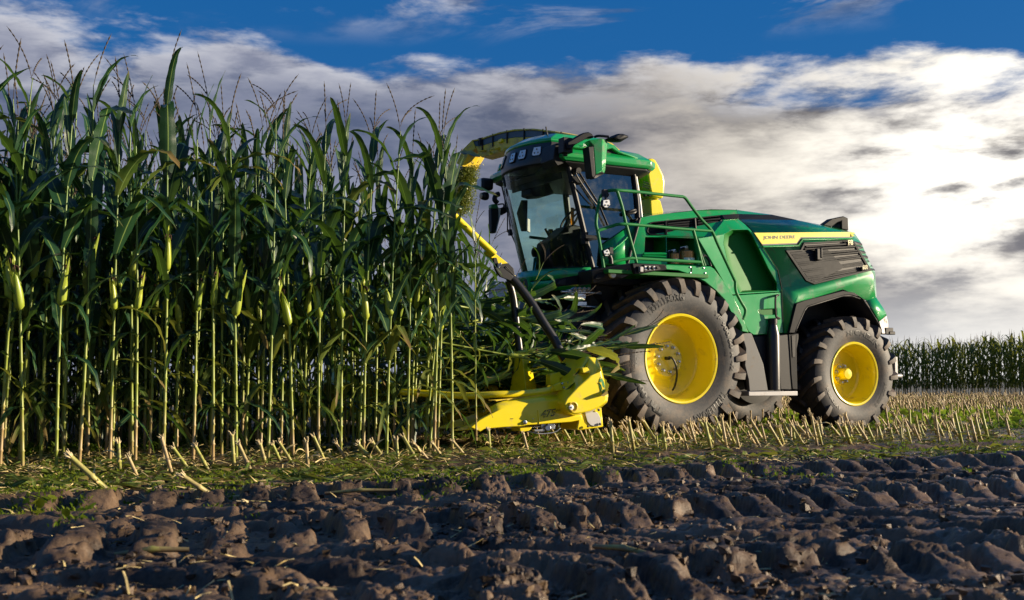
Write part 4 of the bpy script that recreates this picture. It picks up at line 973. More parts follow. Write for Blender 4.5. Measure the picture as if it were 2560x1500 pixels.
# green lower door panel
facets('cab_side_panel', GREEN, 'P', dict(a=(258,905,.93), b=(800,535,.93), c=(760,740,.97), d=(640,1180,1.0), e=(280,1200,.97), f=(275,1060,.96)), [('a','b','c','d','e','f')], mirror=True, t=.03)
post('door_crease', [V('P',420,975,.975), V('P',540,880,.97), V('P',660,765,.965)], .012, GREEN)
b = MB(); q0 = V('P', 600, 445, .93); b.tube([V('P',590,450,.93), V('P',650,415,.98), V('P',740,385,.98), V('P',765,395,.93), V('P',740,425,.96), V('P',650,440,.95), V('P',600,455,.93)], .018, 8, smooth=3); b.build('door_handle', BLACK, HV)
b = MB(); b.box(V('D',1580,575,1.0), (.22,.10,.05)); b.box(V('D',1490,590,.96), (.05,.10,.16)); b.tube([V('D',1500,560,1.04), V('D',1670,555,1.04), V('D',1680,600,1.04), V('D',1530,615,1.04)], .012, 6, smooth=2); b.build('door_hinge', CHARC, HV, .006)
# sill under the windscreen: green band and dark bumper
def band(name, m, z0, z1, out0, out1, half=.93, ys=None, t=.04):
    b = MB(); ring0 = []; 
    for y in np.linspace(half, -half, 17):
        s_ = 1-(y/half)**2; ring0.append([Vector((.98+.46*s_+out0, y*(1+out0*.2), z0-.0*s_)), Vector((.98+.46*s_+out1, y*(1+out1*.2), z1))])
    b.loft(ring0, close=False, cap=False); o = b.build(name, m, HV, smooth=50); k = o.modifiers.new('Solidify', 'SOLIDIFY'); k.thickness = t; k.offset = 1; return o
band('cab_sill', GREEN, 2.20, 2.06, .0, .04)
band('cab_sill', GREEN, 2.06, 1.93, .04, -.01)
band('cab_underside', BLACK, 1.93, 1.70, -.06, -.25)
b = MB(); b.box((.45, 0, 2.08), (1.3, 1.84, .20)); b.build('cab_floor', DARKMET, HV, .02)
panel('bumper_panel', CHARC, HV, 'D', [(945,1330,1.0),(1080,1210,1.03),(1300,1170,1.05),(1555,1130,1.07),(1600,1110,1.08),(1600,1270,1.08),(1100,1330,1.04),(980,1370,1.0)], 1.05, .10, bevel=.012)
panel('bumper_lamp', BLACK, HV, 'D', [(1060,1300,1.05),(1090,1240,1.05),(1200,1215,1.06),(1190,1310,1.06)], 1.05, .03, bevel=.006)
band('nose_badge_mount', GREEN, 2.08, 1.90, .05, .03, half=.93) if False else None
# badge on the nose
b = MB(); cb = V('D', 680, 1335, .0); cb = Vector((1.50, .12, 1.98))
ex = Vector((-.18, .98, 0)).normalized()
def oval(rw, rh, push, y0=0, n=28): return [Vector((1.475+push, .10, 2.0)) + Vector((.0, -1, 0))*(rw*cos(2*pi*k/n)) + Vector((0,0,1))*(rh*(sin(2*pi*k/n))) for k in range(n)]
b.slab(oval(.085, .12, .0), (.05, 0, 0)); bd = b.build('nose_badge', GREEN, HV, .008)
b = MB(); b.slab(oval(.070, .10, .05), (.006, 0, 0)); b.build('badge_field', PRINT, bd)
DEER = [(-.9,-.1),(-.5,.05),(-.15,.0),(.25,.25),(.3,.55),(.15,.85),(.38,.62),(.62,.9),(.5,.55),(.75,.42),(.55,.3),(.45,.0),(.62,-.35),(.9,-.5),(.55,-.5),(.3,-.25),(-.2,-.25),(-.55,-.55),(-.85,-.9),(-.7,-.45),(-.75,-.2)]
b = MB(); b.slab([Vector((1.532, .10 - x*.05, 2.0 + y*.075)) for x, y in DEER], (.003, 0, 0)); b.build('badge_deer', STRIPE, bd)
# roof
def roofring(z, xf, bow, half, xr, inset=0.0, n=9):
    pts = [Vector((xf + bow*(1-(y/half)**2), y, z)) for y in np.linspace(half, -half, n)]
    pts += [Vector((xr+.15, -half, z)), Vector((xr, -half+.12, z)), Vector((xr, half-.12, z)), Vector((xr+.15, half, z))]; return pts
b = MB(); b.loft([roofring(3.60, 1.44, .07, 1.02, -.05), roofring(3.64, 1.49, .08, 1.05, -.08), roofring(3.71, 1.49, .08, 1.05, -.08), roofring(3.82, 1.33, .10, .92, .05), roofring(3.87, 1.15, .12, .80, .25)]); b.build('cab_roof', GREEN, HV, .012)
b = MB(); b.loft([roofring(3.50, 1.25, .32, .90, .08), roofring(3.58, 1.42, .12, 1.0, -.03), roofring(3.605, 1.42, .10, 1.0, -.03)]); b.build('roof_lining', BLACK, HV, .01)
def tilt(r, dz): return r
b = MB(); b.loft([roofring(3.88, 1.40, .20, .62, .35), roofring(3.93, 1.45, .20, .66, .30), roofring(3.97, 1.44, .20, .66, .30), roofring(4.06, 1.30, .18, .57, .45), roofring(4.08, 1.05, .15, .45, .7)]); b.build('roof_hump', GREEN, HV, .012)
b = MB(); b.loft([roofring(3.52, 1.30, .30, .64, .3), roofring(3.62, 1.47, .22, .70, .3), roofring(3.72, 1.49, .20, .70, .3), roofring(3.92, 1.43, .20, .65, .36), roofring(3.935, 1.43, .20, .65, .36)]); vis = b.build('roof_visor', GLOSSBLK, HV, .012)
# side step of the roof, near and far
facets('roof_side_cap', GREEN, 'W', dict(a=(300,215,.98), b=(660,190,.98), c=(1040,300,1.0), d=(1155,312,1.0), e=(1250,420,1.02), f=(1590,540,1.02), g=(1600,575,1.02), h=(1240,458,1.02), i=(1110,372,1.02), j=(1030,385,1.02), k=(680,382,1.02), l=(460,360,1.02), m_=(300,350,1.02)),
       [('a','b','c','j','k','l','m_'), ('c','d','e','f','g','h','i','j')], mirror=True, t=.06, bevel=.01)
facets('roof_side_trim', CHARC, 'W', dict(a=(270,400,.97), b=(300,368,.98), c=(470,362,.98), d=(690,385,.98), e=(1030,390,.98), f=(1110,375,.98), g=(1240,462,.98), h=(1590,572,.96), i=(1560,640,.92), j=(1480,640,.92), k=(1040,600,.92), l=(700,690,.92), m_=(300,650,.92)),
       [('a','b','c','d','e','f','g','h','i','j','k','l','m_')], mirror=True, t=.05, bevel=.01)
text_flat('roof_lettering', 'John Deere', V('W',565,350,1.03), V('W',760,362,1.03), .05, WHITE, HV, .006, .02, shear=.3)
b = MB(); b.slab([V('W',600,356,1.035), V('W',760,368,1.035), V('W',760,374,1.035), V('W',600,362,1.035)], (0,.003,0)); b.build('lettering_underline', STRIPE, HV)
# lamps set in the visor face
def vislamp(y, w, h, z, shape, name='roof_work_lamp'):
    x = 1.465 + .20*(1-(y/.66)**2) + .018; tl = radians(16); yaw = atan2(.20*2*y/.66**2, 1)
    sh = [(-.5,.5),(.5,.5),(.5,-.35),(.3,-.5),(-.3,-.5),(-.5,-.35)] if shape == 'rect' else [(-.42,.5),(.42,.5),(.52,-.3),(.38,-.5),(-.38,-.5),(-.52,-.3)]
    M = Matrix.Translation((x - (z-3.80)*.3, y, z)) @ Matrix.Rotation(yaw, 4, 'Z') @ Matrix.Rotation(-tl, 4, 'Y')
    b = MB(); b.slab([M @ Vector((0, a*w*1.15, c*h*1.12)) for a, c in sh], M.to_3x3() @ Vector((-.06, 0, 0))); o = b.build(name, BLACK, HV, .006)
    b = MB(); b.slab([M @ Vector((.004, a*w, c*h)) for a, c in sh], M.to_3x3() @ Vector((-.01, 0, 0))); b.build('lamp_lens', LAMP, o, .003)
    if shape != 'rect':
        for a, c in ((0, .22), (-.22, -.2), (.22, -.2)):
            b = MB(); q = M @ Vector((.006, a*w, c*h)); b.lathe([(0,.014),(.004,.012),(.004,.001)], 10, axis='X', c=q); b.build('lamp_reflector', LED, o)
vislamp(.50, .135, .125, 3.80, 'trap'); vislamp(.25, .135, .13, 3.79, 'trap'); vislamp(.03, .12, .135, 3.78, 'trap'); vislamp(-.40, .16, .16, 3.79, 'rect')
# wing end lamps
for sg in (-1,):
    b = MB(); b.box((1.58, sg*1.0, 3.57), (.20, .17, .18)); b.box((1.58, sg*1.02, 3.40), (.12, .11, .12)); wl = b.build('wing_lamp_housing', BLACK, HV, .045, seg=3)
    b = MB(); b.box((1.683, sg*1.0, 3.58), (.012, .12, .12)); b.build('lamp_lens', LAMP, wl, .004)
    b = MB(); b.lathe([(0,.05),(.01,.045),(.012,.001)], 14, axis='X', c=(1.64, sg*1.02, 3.40)); b.build('lamp_reflector', LED, wl)
b = MB(); b.tube([V('R',1385,250,.2), V('R',1367,50,.2)], .010, 6); b.tube([V('R',1385,250,.2), V('R',1380,160,.2)], .016, 6); b.build('antenna', BLACK, HV)
b = MB(); b.box(V('R',1480,240,.0), (.12,.06,.04)); b.build('roof_receiver', WHITE, HV, .006)
# near mirror arm and mirror
q = loopY('W', [(285,260),(590,85),(680,70),(745,110),(785,165),(760,185),(660,185),(430,310),(370,385),(300,385)], 1.25)
b = MB(); b.slab(q, (0,-.12,0)); b.build('mirror_arm', CHARC, HV, .02)
b = MB(); b.box(V('W',250,330,1.12), (.14,.14,.20)); b.tube([V('W',230,290,1.1), V('W',250,520,1.1)], .03, 8); b.tube([V('W',780,170,1.25), V('W',860,145,1.3), V('W',1050,160,1.35)], .018, 8, smooth=4); b.build('mirror_bracket', BLACK, HV, .01)
mb_ = [(680,225),(925,185),(1030,230),(985,790),(965,835),(820,870),(770,340),(680,335)]
b = MB(); q = loopY('W', [(765,330,1.40),(680,225,1.40),(925,185,1.44),(925,800,1.42),(805,865,1.40)], 1.4); b.slab(q, (-.02,-.16,0)); 
q2 = loopY('W', [(925,190,1.44),(1030,215,1.32),(985,780,1.32),(965,835,1.32),(925,800,1.42)], 1.4); b.slab(q2, (0,-.05,0)); mm = b.build('door_mirror', GREEN, HV, .01)
panel('mirror_glass', BLACK, mm, 'W', [(678,335),(770,335),(805,870),(765,925),(740,880)], 1.40, .16, bevel=.01)
panel('mirror_foot', BLACK, mm, 'W', [(765,925,1.40),(805,868,1.40),(925,805,1.42),(968,830,1.36),(960,850,1.36),(790,935,1.4)], 1.40, .10, bevel=.006)
b = MB(); pts = [(985,205),(1090,150),(1190,112),(1270,115),(1380,155),(1380,190),(1260,262),(1130,260),(1040,240)]
q = loopY('W', pts, 1.35); cen = sum(q, Vector())/len(q); b.loft([[cen + (p_-cen)*s_ + Vector((0, d_, 0)) for p_ in q] for s_, d_ in ((.55,.10),(.9,.06),(1,0),(.9,-.06),(.55,-.09))]); b.build('wide_angle_mirror', CHARC, HV, smooth=60)
# far mirror, seen beside the cab
FY = -1.25
panel('far_mirror', BLACK, HV, 'D', [(50,130),(160,135),(165,300),(115,510),(55,500)], FY, .10, bevel=.012)
panel('far_mirror_shell', GREEN, HV, 'D', [(50,65),(150,55),(165,130),(50,130)], FY, .10, bevel=.012)
panel('far_mirror_rim', WHITE, HV, 'D', [(165,110),(200,130),(190,260),(130,505),(115,510),(165,300)], FY, .08, bevel=.01)
b = MB(); b.tube([V('T',905,1180,FY), V('T',860,1130,FY), V('T',880,1060,FY), V('T',930,1040,FY)], .04, 8, smooth=3); b.tube([V('D',155,70,FY), V('D',235,60,FY), V('D',240,110,FY), V('D',200,130,FY)], .012, 6, smooth=2); b.build('far_mirror_arm', BLACK, HV)
q = loopY('D', [(200,120),(290,90),(325,120),(300,190),(205,240)], FY); b = MB(); b.slab(q, (0,-.08,0)); b.build('far_wide_mirror', CHARC, HV, .02)
b = MB(); b.tube([V('T',1050,800,-.95), V('T',1020,1020,-.95), V('T',1030,1260,-.95)], .012, 6); b.tube([V('T',1060,800,-.9), V('T',1040,1020,-.9), V('T',1055,1260,-.9)], .010, 6)
b.tube([V('D',300,0,-.95), V('D',300,490,-.95), V('D',345,520,-.95)], .010, 6); b.tube([V('D',320,200,-.9), V('D',345,500,-.9), V('D',420,660,-.9)], .010, 6); b.box(V('D',345,500,-.9), (.05,.05,.09)); b.build('mirror_stay', BLACK, HV)
# wiper on the door glass
b = MB(); b.tube([V('W',470,800,.95), V('W',440,830,1.0), V('W',500,950,1.0), V('W',720,1280,.97), V('W',830,1420,.95)], .011, 6, smooth=3); b.tube([V('W',490,800,.97), V('W',660,1080,.96), V('W',860,1400,.95), V('D',1720,100,.95), V('D',1840,390,.93)], .014, 6); b.lathe([(-.03,.04),(.03,.04),(.03,.001)], 12, c=V('W',475,790,.95)); b.build('wiper', BLACK, HV)
b = MB(); b.box(V('W',450,960,.93), (.20,.08,.09)); b.build('wiper_motor', CHARC, HV, .008)
# interior
b = MB(); b.box((.35,0,2.45), (.55,.56,.16)); b.box((.30,0,2.28), (.40,.40,.30)); b.loft([[Vector((x,y,z)) for y in (-.26,.26) for x in ((x0,x0+.14) if y<0 else (x0+.14,x0))] for x0, z in ((.02,2.5),(-.02,2.8),(-.06,3.08))]); b.box((.0,0,3.2),(.11,.28,.2)); b.build('driver_seat', FABRIC, HV, .04, seg=3)
b = MB(); b.box((.55,-.38,2.62), (.6,.16,.10)); b.tube([(.8,-.38,2.66),(.84,-.38,2.80)], .03, 8); b.box((.84,-.38,2.84), (.06,.06,.09)); b.build('armrest', BLACK, HV, .02)
swc = V('D', 1255, 320, .28); b = MB(); rng_ = []
for k in range(33): a = 2*pi*k/32; rng_.append(swc + Vector((-.17*cos(a)*.55, .19*sin(a), .19*cos(a)*.85)))
b.tube(rng_, .016, 8, cap=False); b.tube([rng_[4], swc, rng_[18]], .012, 6); b.tube([swc, swc + Vector((.18,0,-.35)), swc + Vector((.26,0,-.7))], .05, 10); b.build('steering_wheel', BLACK, HV)
b = MB(); q = loopY('D', [(930,640),(1060,560),(1200,420),(1330,370),(1440,400),(1480,700),(1520,1020),(1200,1030),(1000,1040),(930,900)], .45); b.slab(q, (0,-.35,0)); b.build('dashboard_console', BLACK, HV, .05, seg=3)
for x, y in ((735,800),(890,740)):
    b = MB(); q = [V('D', x+42*cos(2*pi*k/14), y+78*sin(2*pi*k/14), -.1) for k in range(14)]; b.slab(q, (0,-.06,0)); b.build('pedal_pad', BLACK, HV, .01)
b = MB(); b.tube([V('D',640,570,-.8), V('D',930,605,-.8)], .022, 8); b.build('far_railing', GREEN, HV)
b = MB(); b.tube([V('D',880,440,.1), V('D',960,590,.1)], .018, 8); b.tube([V('D',990,470,.0), V('D',1050,570,.0)], .014, 8); b.box(V('D',1120,470,.1), (.12,.08,.06)); b.build('control_levers', BLACK, HV)
b = MB(); b.box(V('D',1298,190,.5), (.05,.01,.13)); b.box(V('D',1295,320,.5), (.05,.01,.11)); b.build('warning_sticker', AMBER, HV)
b = MB(); b.slab(loopY('D', [(610,280),(648,300),(650,500),(608,480)], -.3), (0,-.03,0)); b.build('white_monitor_edge', WHITE, HV, .004)
b = MB(); b.slab(loopY('D', [(520,0),(615,0),(610,240),(600,480),(520,480),(450,200)], -.55), (0,-.03,0)); b.build('monitor', BLACK, HV, .01)
b = MB(); b.slab(loopY('R', [(1100,1010),(1230,940),(1400,1060),(1540,1280),(1380,1330),(1200,1340),(1085,1300)], -.2), (0,-.3,0)); b.build('roof_lining_console', BLACK, HV, .05, seg=3)
b = MB(); b.slab([Vector((1.28,-.7,3.42)), Vector((1.28,.7,3.42)), Vector((1.30,.7,3.55)), Vector((1.30,-.7,3.55))], (.02,0,0)); b.build('sun_blind', BLACK, HV, .004)

# ---- discharge spout: yellow elbow behind the cab, curved chute over the far side
q = loopY('W', [(1530,680),(1580,625),(1650,610),(1710,640),(1770,740),(1860,920),(1885,1050),(1870,1290),(1840,1355),(1640,1310),(1600,1150)], .05)
b = MB(); b.loft([[p_ + Vector((0, .28, 0)) for p_ in q], [p_ + Vector((0,-.28,0)) for p_ in q]]); el = b.build('spout_elbow', YELLOW, HV, .06, seg=4)
q = loopY('P', [(835,225),(990,270),(1045,470),(850,492)], .0); b = MB(); b.slab([p_ + Vector((0,.24,0)) for p_ in q], (0,-.48,0)); b.build('spout_neck', YELLOW, HV, .02)
for (x0,y0,x1,y1) in ((1565,670,1690,695),(1570,685,1705,725),(1685,990,1785,1025),(1680,1038,1815,1078),(1675,1075,1800,1115)):
    b = MB(); b.tube([V('W',x0,y0,.335), V('W',x1,y1,.335)], .006, 6); b.build('elbow_slot', BLACK, el)
b = MB(); b.tube([V('W',1700,1230,.36), V('W',1735,1230,.36)], .03, 8); b.tube([V('W',1780,1230,.36), V('W',1810,1230,.36)], .03, 8); b.build('elbow_latch', BLACK, el)
def SP(c, x, y, Y): return V(c, x, y, Y)
topl = [SP('W',1500,660,-.1), SP('T',2600,210,-.5), SP('T',2180,118,-1.1), SP('T',1900,62,-1.6), SP('T',1600,28,-2.1), SP('T',1300,38,-2.6), SP('T',1060,85,-3.0), SP('T',850,150,-3.35), SP('T',730,195,-3.55), SP('T',580,215,-3.7), SP('T',430,370,-3.85), SP('T',345,580,-3.95)]
depth = [.40,.37,.35,.34,.34,.34,.33,.33,.32,.30,.28,.25]
perp = Vector((.35, 0, 0)); rings = []
P_ = topl
def chute(name, m, f0, f1, wid, i0=0, i1=None, bevel=.006, lat=.0):
    rings = []; i1 = i1 or len(P_)
    for i in range(i0, i1):
        t = (P_[min(i+1,len(P_)-1)] - P_[max(i-1,0)]).normalized(); side = t.cross(Vector((0,0,1))).normalized()
        if side.dot(Vector((1,0,0))) < 0: side = -side
        dn = t.cross(side).normalized(); dn = dn if dn.z < 0 else -dn
        if i >= 9 : dn = dn
        d = depth[i]; rings.append([P_[i] + dn*d*f0 + side*wid + side*lat, P_[i] + dn*d*f1 + side*wid + side*lat, P_[i] + dn*d*f1 - side*wid + side*lat, P_[i] + dn*d*f0 - side*wid+side*lat])
    b = MB(); b.loft(rings); return b.build(name, m, HV, bevel)
chute('spout_chute', YELLOWD, .40, 1.0, .15, 0, 10); chute('spout_top_rim', YELLOWD, 0, .08, .17, 0, 10); chute('spout_wear_liner', SPOUTTOP, .08, .40, .15, 0, 10)
chute('spout_flap', YELLOWD, 0.0, .55, .17, 9, 12)
for i in (2, 3, 4, 5, 6, 7):
    t = (P_[i+1]-P_[i-1]).normalized(); b = MB(); m_ = (P_[i]+P_[i+1])/2; b.box(m_ + Vector((.16,.02,-.10)), (.02,.02,.22)); b.build('liner_rib', BLACK, HV)
for i, (x0, x1) in enumerate(((600,740),(750,940),(960,1250))):
    q = loopY('T', [(x0,395-i*12 if i else 380),(x1,375-i*40),(x1-10,345-i*40),(x0,370-i*20)], -3.4+.35*i); b = MB(); b.slab(q, (0,.06,0)); b.build('spout_edge_plate', YELLOWD, HV, .006)
q = loopY('T', [(905,185),(1060,180),(1060,230),(990,262),(915,240)], -3.0); b = MB(); b.slab(q, (0,.12,0)); b.build('spout_camera', YELLOW, HV, .015)
b = MB(); b.tube([V('T',1060,190,-2.9), V('T',1100,190,-2.9), V('T',1110,150,-2.9)], .012, 6, smooth=3); b.box(V('T',660,220,-3.5), (.12,.1,.12)); b.tube([V('T',620,225,-3.5), V('T',750,200,-3.4)], .02, 6); b.build('spout_cable', BLACK, HV)
q = loopY('T', [(590,390),(740,400),(670,520),(565,680),(535,620),(540,450)], -3.9); b = MB(); b.slab(q, (0,-.03,0)); b.build('spout_guide_flap', YELLOWD, HV, .004)
q = loopY('T', [(780,430),(930,400),(1090,340),(1100,300),(900,350),(780,380)], -3.2); b = MB(); b.slab(q, (0,-.03,0)); b.build('spout_edge_plate', YELLOWD, HV, .004)

# ---- extinguishers standing in the niche
def extinguisher(c, x, y0, y1, Y, r, label):
    p0 = V(c, x, y0, Y); p1 = V(c, x, y1, Y); h = p1.z - p0.z
    wp = W(p0.x, p0.y, p0.z); e = empty('fire_extinguisher', wp, MROT, label, 'fire extinguisher', 'fire extinguishers in the niche')
    b = MB(); b.lathe([(0,r*.8),(.01,r),(h*.68,r),(h*.76,r*.8),(h*.80,r*.3),(h*.86,r*.28),(h*.86,.001)], 24, axis='Z', cap=False); b.build('cylinder', BRONZE, e)
    b = MB(); b.box((0,0,h*.88), (.05,.04,.05)); b.box((.04,0,h*.93), (.13,.025,.015), Matrix.Rotation(.25,3,'Y')); b.box((.04,0,h*.89), (.10,.02,.012)); b.build('valve', STEEL, e, .003)
    b = MB(); b.tube([(.03,0,h*.88),(.07,.02,h*.86),(r+.02,.03,h*.7),(r+.02,.03,h*.3),(r+.015,.03,h*.12)], .011, 8, smooth=4); b.build('hose', BLACK, e)
    b = MB(); n_ = 10; A_ = [(sin(a)*(r+.002), cos(a)*(r+.002)) for a in np.linspace(-.9,.9,n_)]
    b.loft([[Vector((x_,y_,h*.12)), Vector((x_,y_,h*.35))] for x_,y_ in A_], close=False, cap=False); b.build('white_label', WHITE, e)
    return e
extinguisher('P', 1330, 1195, 965, 1.10, .085, 'smaller bronze fire extinguisher, left one in the green niche')
extinguisher('P', 1508, 1200, 910, 1.14, .115, 'bigger bronze fire extinguisher, right one in the green niche')
# ------------------------------------------------------------------ the maize header on the front of the harvester
HO = Vector((3.2, 0, 0))
HD = empty('maize_header', W(3.2, 0, 0), MROT, 'low yellow rotary maize header with pointed dividers, mounted in front of the harvester', 'header')
hb = dict(loc=(-3.2, 0, 0))
def hpanel(name, m, pts, Y, t=.03, holes=(), bevel=.004, parent=None, off=(0,-1,0), c='H'):
    b = MB(); b.slab(loopY(c, pts, Y), Vector(off)*t, [loopY(c, h, Y) for h in holes])
    return b.build(name, m, parent or HD, bevel, loc=(0,0,0) if parent else (-3.2,0,0))
dv = [(155,1230),(300,1115),(480,1020),(615,950),(722,915),(900,893),(1200,850),(1480,805),(1530,860),(1540,1000),(1640,1060),(1800,1050),(1800,1118),(1640,1152),(1000,1198),(900,1216),(640,1230),(372,1250),(300,1296)]
sdv = hpanel('side_divider', YELLOW, dv, 3.70, .06, bevel=.008)
b = MB(); q = loopY('H', [(480,1020),(615,950),(722,915),(900,893),(1200,850),(1480,805)], 3.70); b.loft([[p_, p_ + Vector((0,-.10,.05)), p_ + Vector((0,-.22,-.02))] for p_ in q], close=False, cap=False)
o = b.build('divider_top_flange', YELLOW, sdv, smooth=50); o.modifiers.new('Solidify','SOLIDIFY').thickness = .008
q = loopY('H', [(1150,975),(1170,1180)], 3.703); b = MB(); b.tube(q, .006, 6); b.build('divider_crease', YELLOW, sdv)
text_flat('model_lettering', '475', V('H',1190,1100,3.703), V('H',1402,1068,3.703), .078, PRINT, sdv, .003, .035, shear=.25)
text_flat('model_lettering', '475', V('H',1197,1096,3.703), V('H',1397,1066,3.703), .066, YELLOW, sdv, .006, -.02, shear=.25)
text_flat('model_lettering', 'plus', V('H',1415,1008,3.703), V('H',1480,995,3.703), .03, PRINT, sdv, .002, .0, shear=.2)
b = MB(); b.lathe([(0,.022),(.012,.022),(.014,.014),(.03,.013),(.032,.001)], 14, c=V('H',955,1158,3.702)); b.lathe([(0,.006),(.004,.005),(.004,.001)], 8, c=V('H',1078,1105,3.702)); b.build('divider_bolt', STEEL, sdv)
b = MB(); b.box(V('H',765,1104,3.702), (.032,.004,.006)); b.build('divider_slot', BLACK, sdv)
# rounded end shroud
sh = [(1478,885),(1505,810),(1560,725),(1645,600),(1735,480),(1770,370),(1835,265),(1895,185),(1960,180),(2020,205),(2062,265),(2105,430),(2150,600),(2192,750),(2180,860),(2095,935),(1940,1005),(1800,1040),(1690,1056),(1600,1035),(1530,975)]
q = loopY('H', sh, 3.86); cen = sum(q, Vector())/len(q)
def sc(k, y, dx=0, dz=0): return [Vector((cen.x + (p_.x-cen.x)*k + dx, y, cen.z + (p_.z-cen.z)*k + dz)) for p_ in q]
SIL = [(1480,870),(1520,780),(1645,600),(1770,370),(1895,185),(2010,200),(2065,265),(2110,430),(2152,600),(2192,750),(2180,860),(2095,935),(1940,1005),(1800,1040),(1690,1056),(1590,1030),(1510,960)]
CRS = [(1545,880),(1585,800),(1745,635),(1905,500),(2035,352),(2058,340),(2070,352),(2090,440),(2128,600),(2166,748),(2155,848),(2078,915),(1930,985),(1795,1018),(1695,1032),(1612,1006),(1560,950)]
so = loopY('H', SIL, 3.76); cr = loopY('H', CRS, 3.885)
b = MB(); b.loft([[Vector((p_.x, 3.28, p_.z)) for p_ in so], so, cr]); shr = b.build('end_shroud', YELLOW, HD, .022, loc=(-3.2,0,0), smooth=30, seg=4)
b = MB(); c0 = V('H', 1662, 925, 3.88); b.lathe([(.022,.052),(.024,.045),(.006,.040),(.004,.001)], 28, c=Vector((c0.x, c0.y, c0.z))); b.build('bolt_recess', YELLOWD, shr)
b = MB(); c0 = V('H', 1640, 935, 3.895); b.lathe([(0,.028),(.012,.026),(.014,.01),(.024,.009),(.026,.001)], 20, c=c0); b.build('shroud_bolt', WHITE, shr)
b = MB(); q5 = loopY('H', [(1730,350),(1820,345),(1862,405),(1850,430),(1745,430)], 3.80); b.slab([p_ + Vector((0,.09,0)) for p_ in q5], (0,-.14,0)); b.build('shroud_boss', YELLOW, shr, .015)
def ell(c, x, y, Y, rx, rz, rot=0.0, n=28):
    c0 = V(c, x, y, Y); return [c0 + Vector((-(rx*cos(a)*cos(rot) - rz*sin(a)*sin(rot)), 0, rx*cos(a)*sin(rot) + rz*sin(a)*cos(rot))) for a in [2*pi*k/n for k in range(n)]]
for k_, m_, pu in ((1.0, PRINT, 0), (.93, STRIPE, .003), (.85, GREEN, .006)):
    b = MB(); b.slab([p_ + Vector((0,pu,0)) for p_ in ell('H', 2098, 625, 3.885, .036*k_, .098*k_, rot=.22)], (0,-.03,0)); lo = b.build('shroud_badge', m_, shr)
b = MB(); c0 = V('H', 2098, 625, 3.893); b.slab([c0 + Vector((-(y*.030*cos(.2)) - x*.014, .0, -x*.060 + y*.01)) for x, y in DEER], (0,.003,0)); b.build('badge_deer', STRIPE, shr)
b = MB(); q = loopY('H', sh, 3.86); b.slab([Vector((p_.x, -3.35, p_.z)) for p_ in q], (0,-.45,0)); b.build('far_end_shroud', YELLOW, HD, .03, loc=(-3.2,0,0))
b = MB(); b.slab([Vector((p_.x, -3.65, p_.z)) for p_ in loopY('H', dv, 3.7)], (0,.06,0)); b.build('far_side_divider', YELLOW, HD, .006, loc=(-3.2,0,0))
# lower box, plate, skid
bx = hpanel('gearbox_guard', YELLOW, [(1760,1045),(2092,940),(2120,1222),(1775,1277),(1722,1262),(1752,1130)], 3.64, .35, bevel=.01)
q = [(1850,1030),(1900,1005),(1990,988),(2040,1020),(2075,1090),(2088,1190),(2080,1205),(1985,1218),(1930,1200),(1885,1150)]
hpanel('grey_cover_plate', mat('light_grey_plate', (.48,.48,.49), .45, var=.05), q, 3.655, .012, bevel=.003, parent=bx)
b = MB()
for x, y in ((2065,1182),(1888,1215),(2045,975)): b.lathe([(0,.014),(.014,.012),(.016,.001)], 10, c=V('H', x, y, 3.665))
b.build('guard_bolts', DARKMET, bx)
hpanel('skid_shoe', YELLOW, [(868,1215),(1085,1212),(1040,1270),(990,1300),(880,1288)], 3.62, .18, bevel=.01)
b = MB(); b.box(V('H',1330,1215,3.6), (.09,.06,.06)); b.box(V('H',1170,1275,3.66), (.12,.02,.025)); b.box(V('H',1220,1215,3.62), (.05,.03,.05)); b.tube([V('H',1300,1240,3.69), V('H',1300,1240,3.5)], .03, 12); b.tube([V('H',1000,1290,3.6), V('H',1200,1325,3.6), V('H',1400,1300,3.6), V('H',1480,1240,3.6)], .009, 6, smooth=4); b.build('height_sensor', STEEL, HD, .004, loc=(-3.2,0,0))
# crop rail, bracket, arms
b = MB(); b.tube([V('H',-900,700,3.0), V('H',-400,740,3.2), V('H',100,765,3.4), V('H',550,745,3.55), V('H',900,733,3.58), V('H',1250,695,3.58), V('H',1480,640,3.56), V('H',1640,590,3.5)], .036, 14, smooth=5); b.build('crop_rail', YELLOW, HD, loc=(-3.2,0,0))
br = hpanel('rail_bracket', YELLOW, [(1385,615),(1470,572),(1695,535),(1640,662),(1405,692)], 3.66, .05, bevel=.006)
b = MB()
for x, y in ((1507,585),(1598,573),(1530,645),(1603,632)): b.lathe([(0,.013),(.012,.012),(.014,.001)], 10, c=V('H', x, y, 3.662))
b.build('bracket_bolts', STEEL, br)
hpanel('bracket_frame', YELLOW, [(1335,610),(1340,450),(1560,385),(1610,380),(1610,470),(1560,478),(1480,500),(1475,590)], 3.50, .10, bevel=.012)
tp = [(425,832),(700,810),(1000,775),(1300,735),(1560,700),(1500,735),(1480,722),(1360,755),(1340,745),(1240,780),(1215,765),(1060,795),(1040,785),(900,820),(870,803),(720,830),(690,820),(540,845),(520,830)]
hpanel('toothed_plate', YELLOWD, tp, 3.60, .012, bevel=.0, off=(.3,-.9,.2))
hpanel('inner_shield', YELLOWD, [(630,900),(660,850),(1300,770),(1320,800),(1300,850),(900,890)], 3.42, .03, bevel=.004)
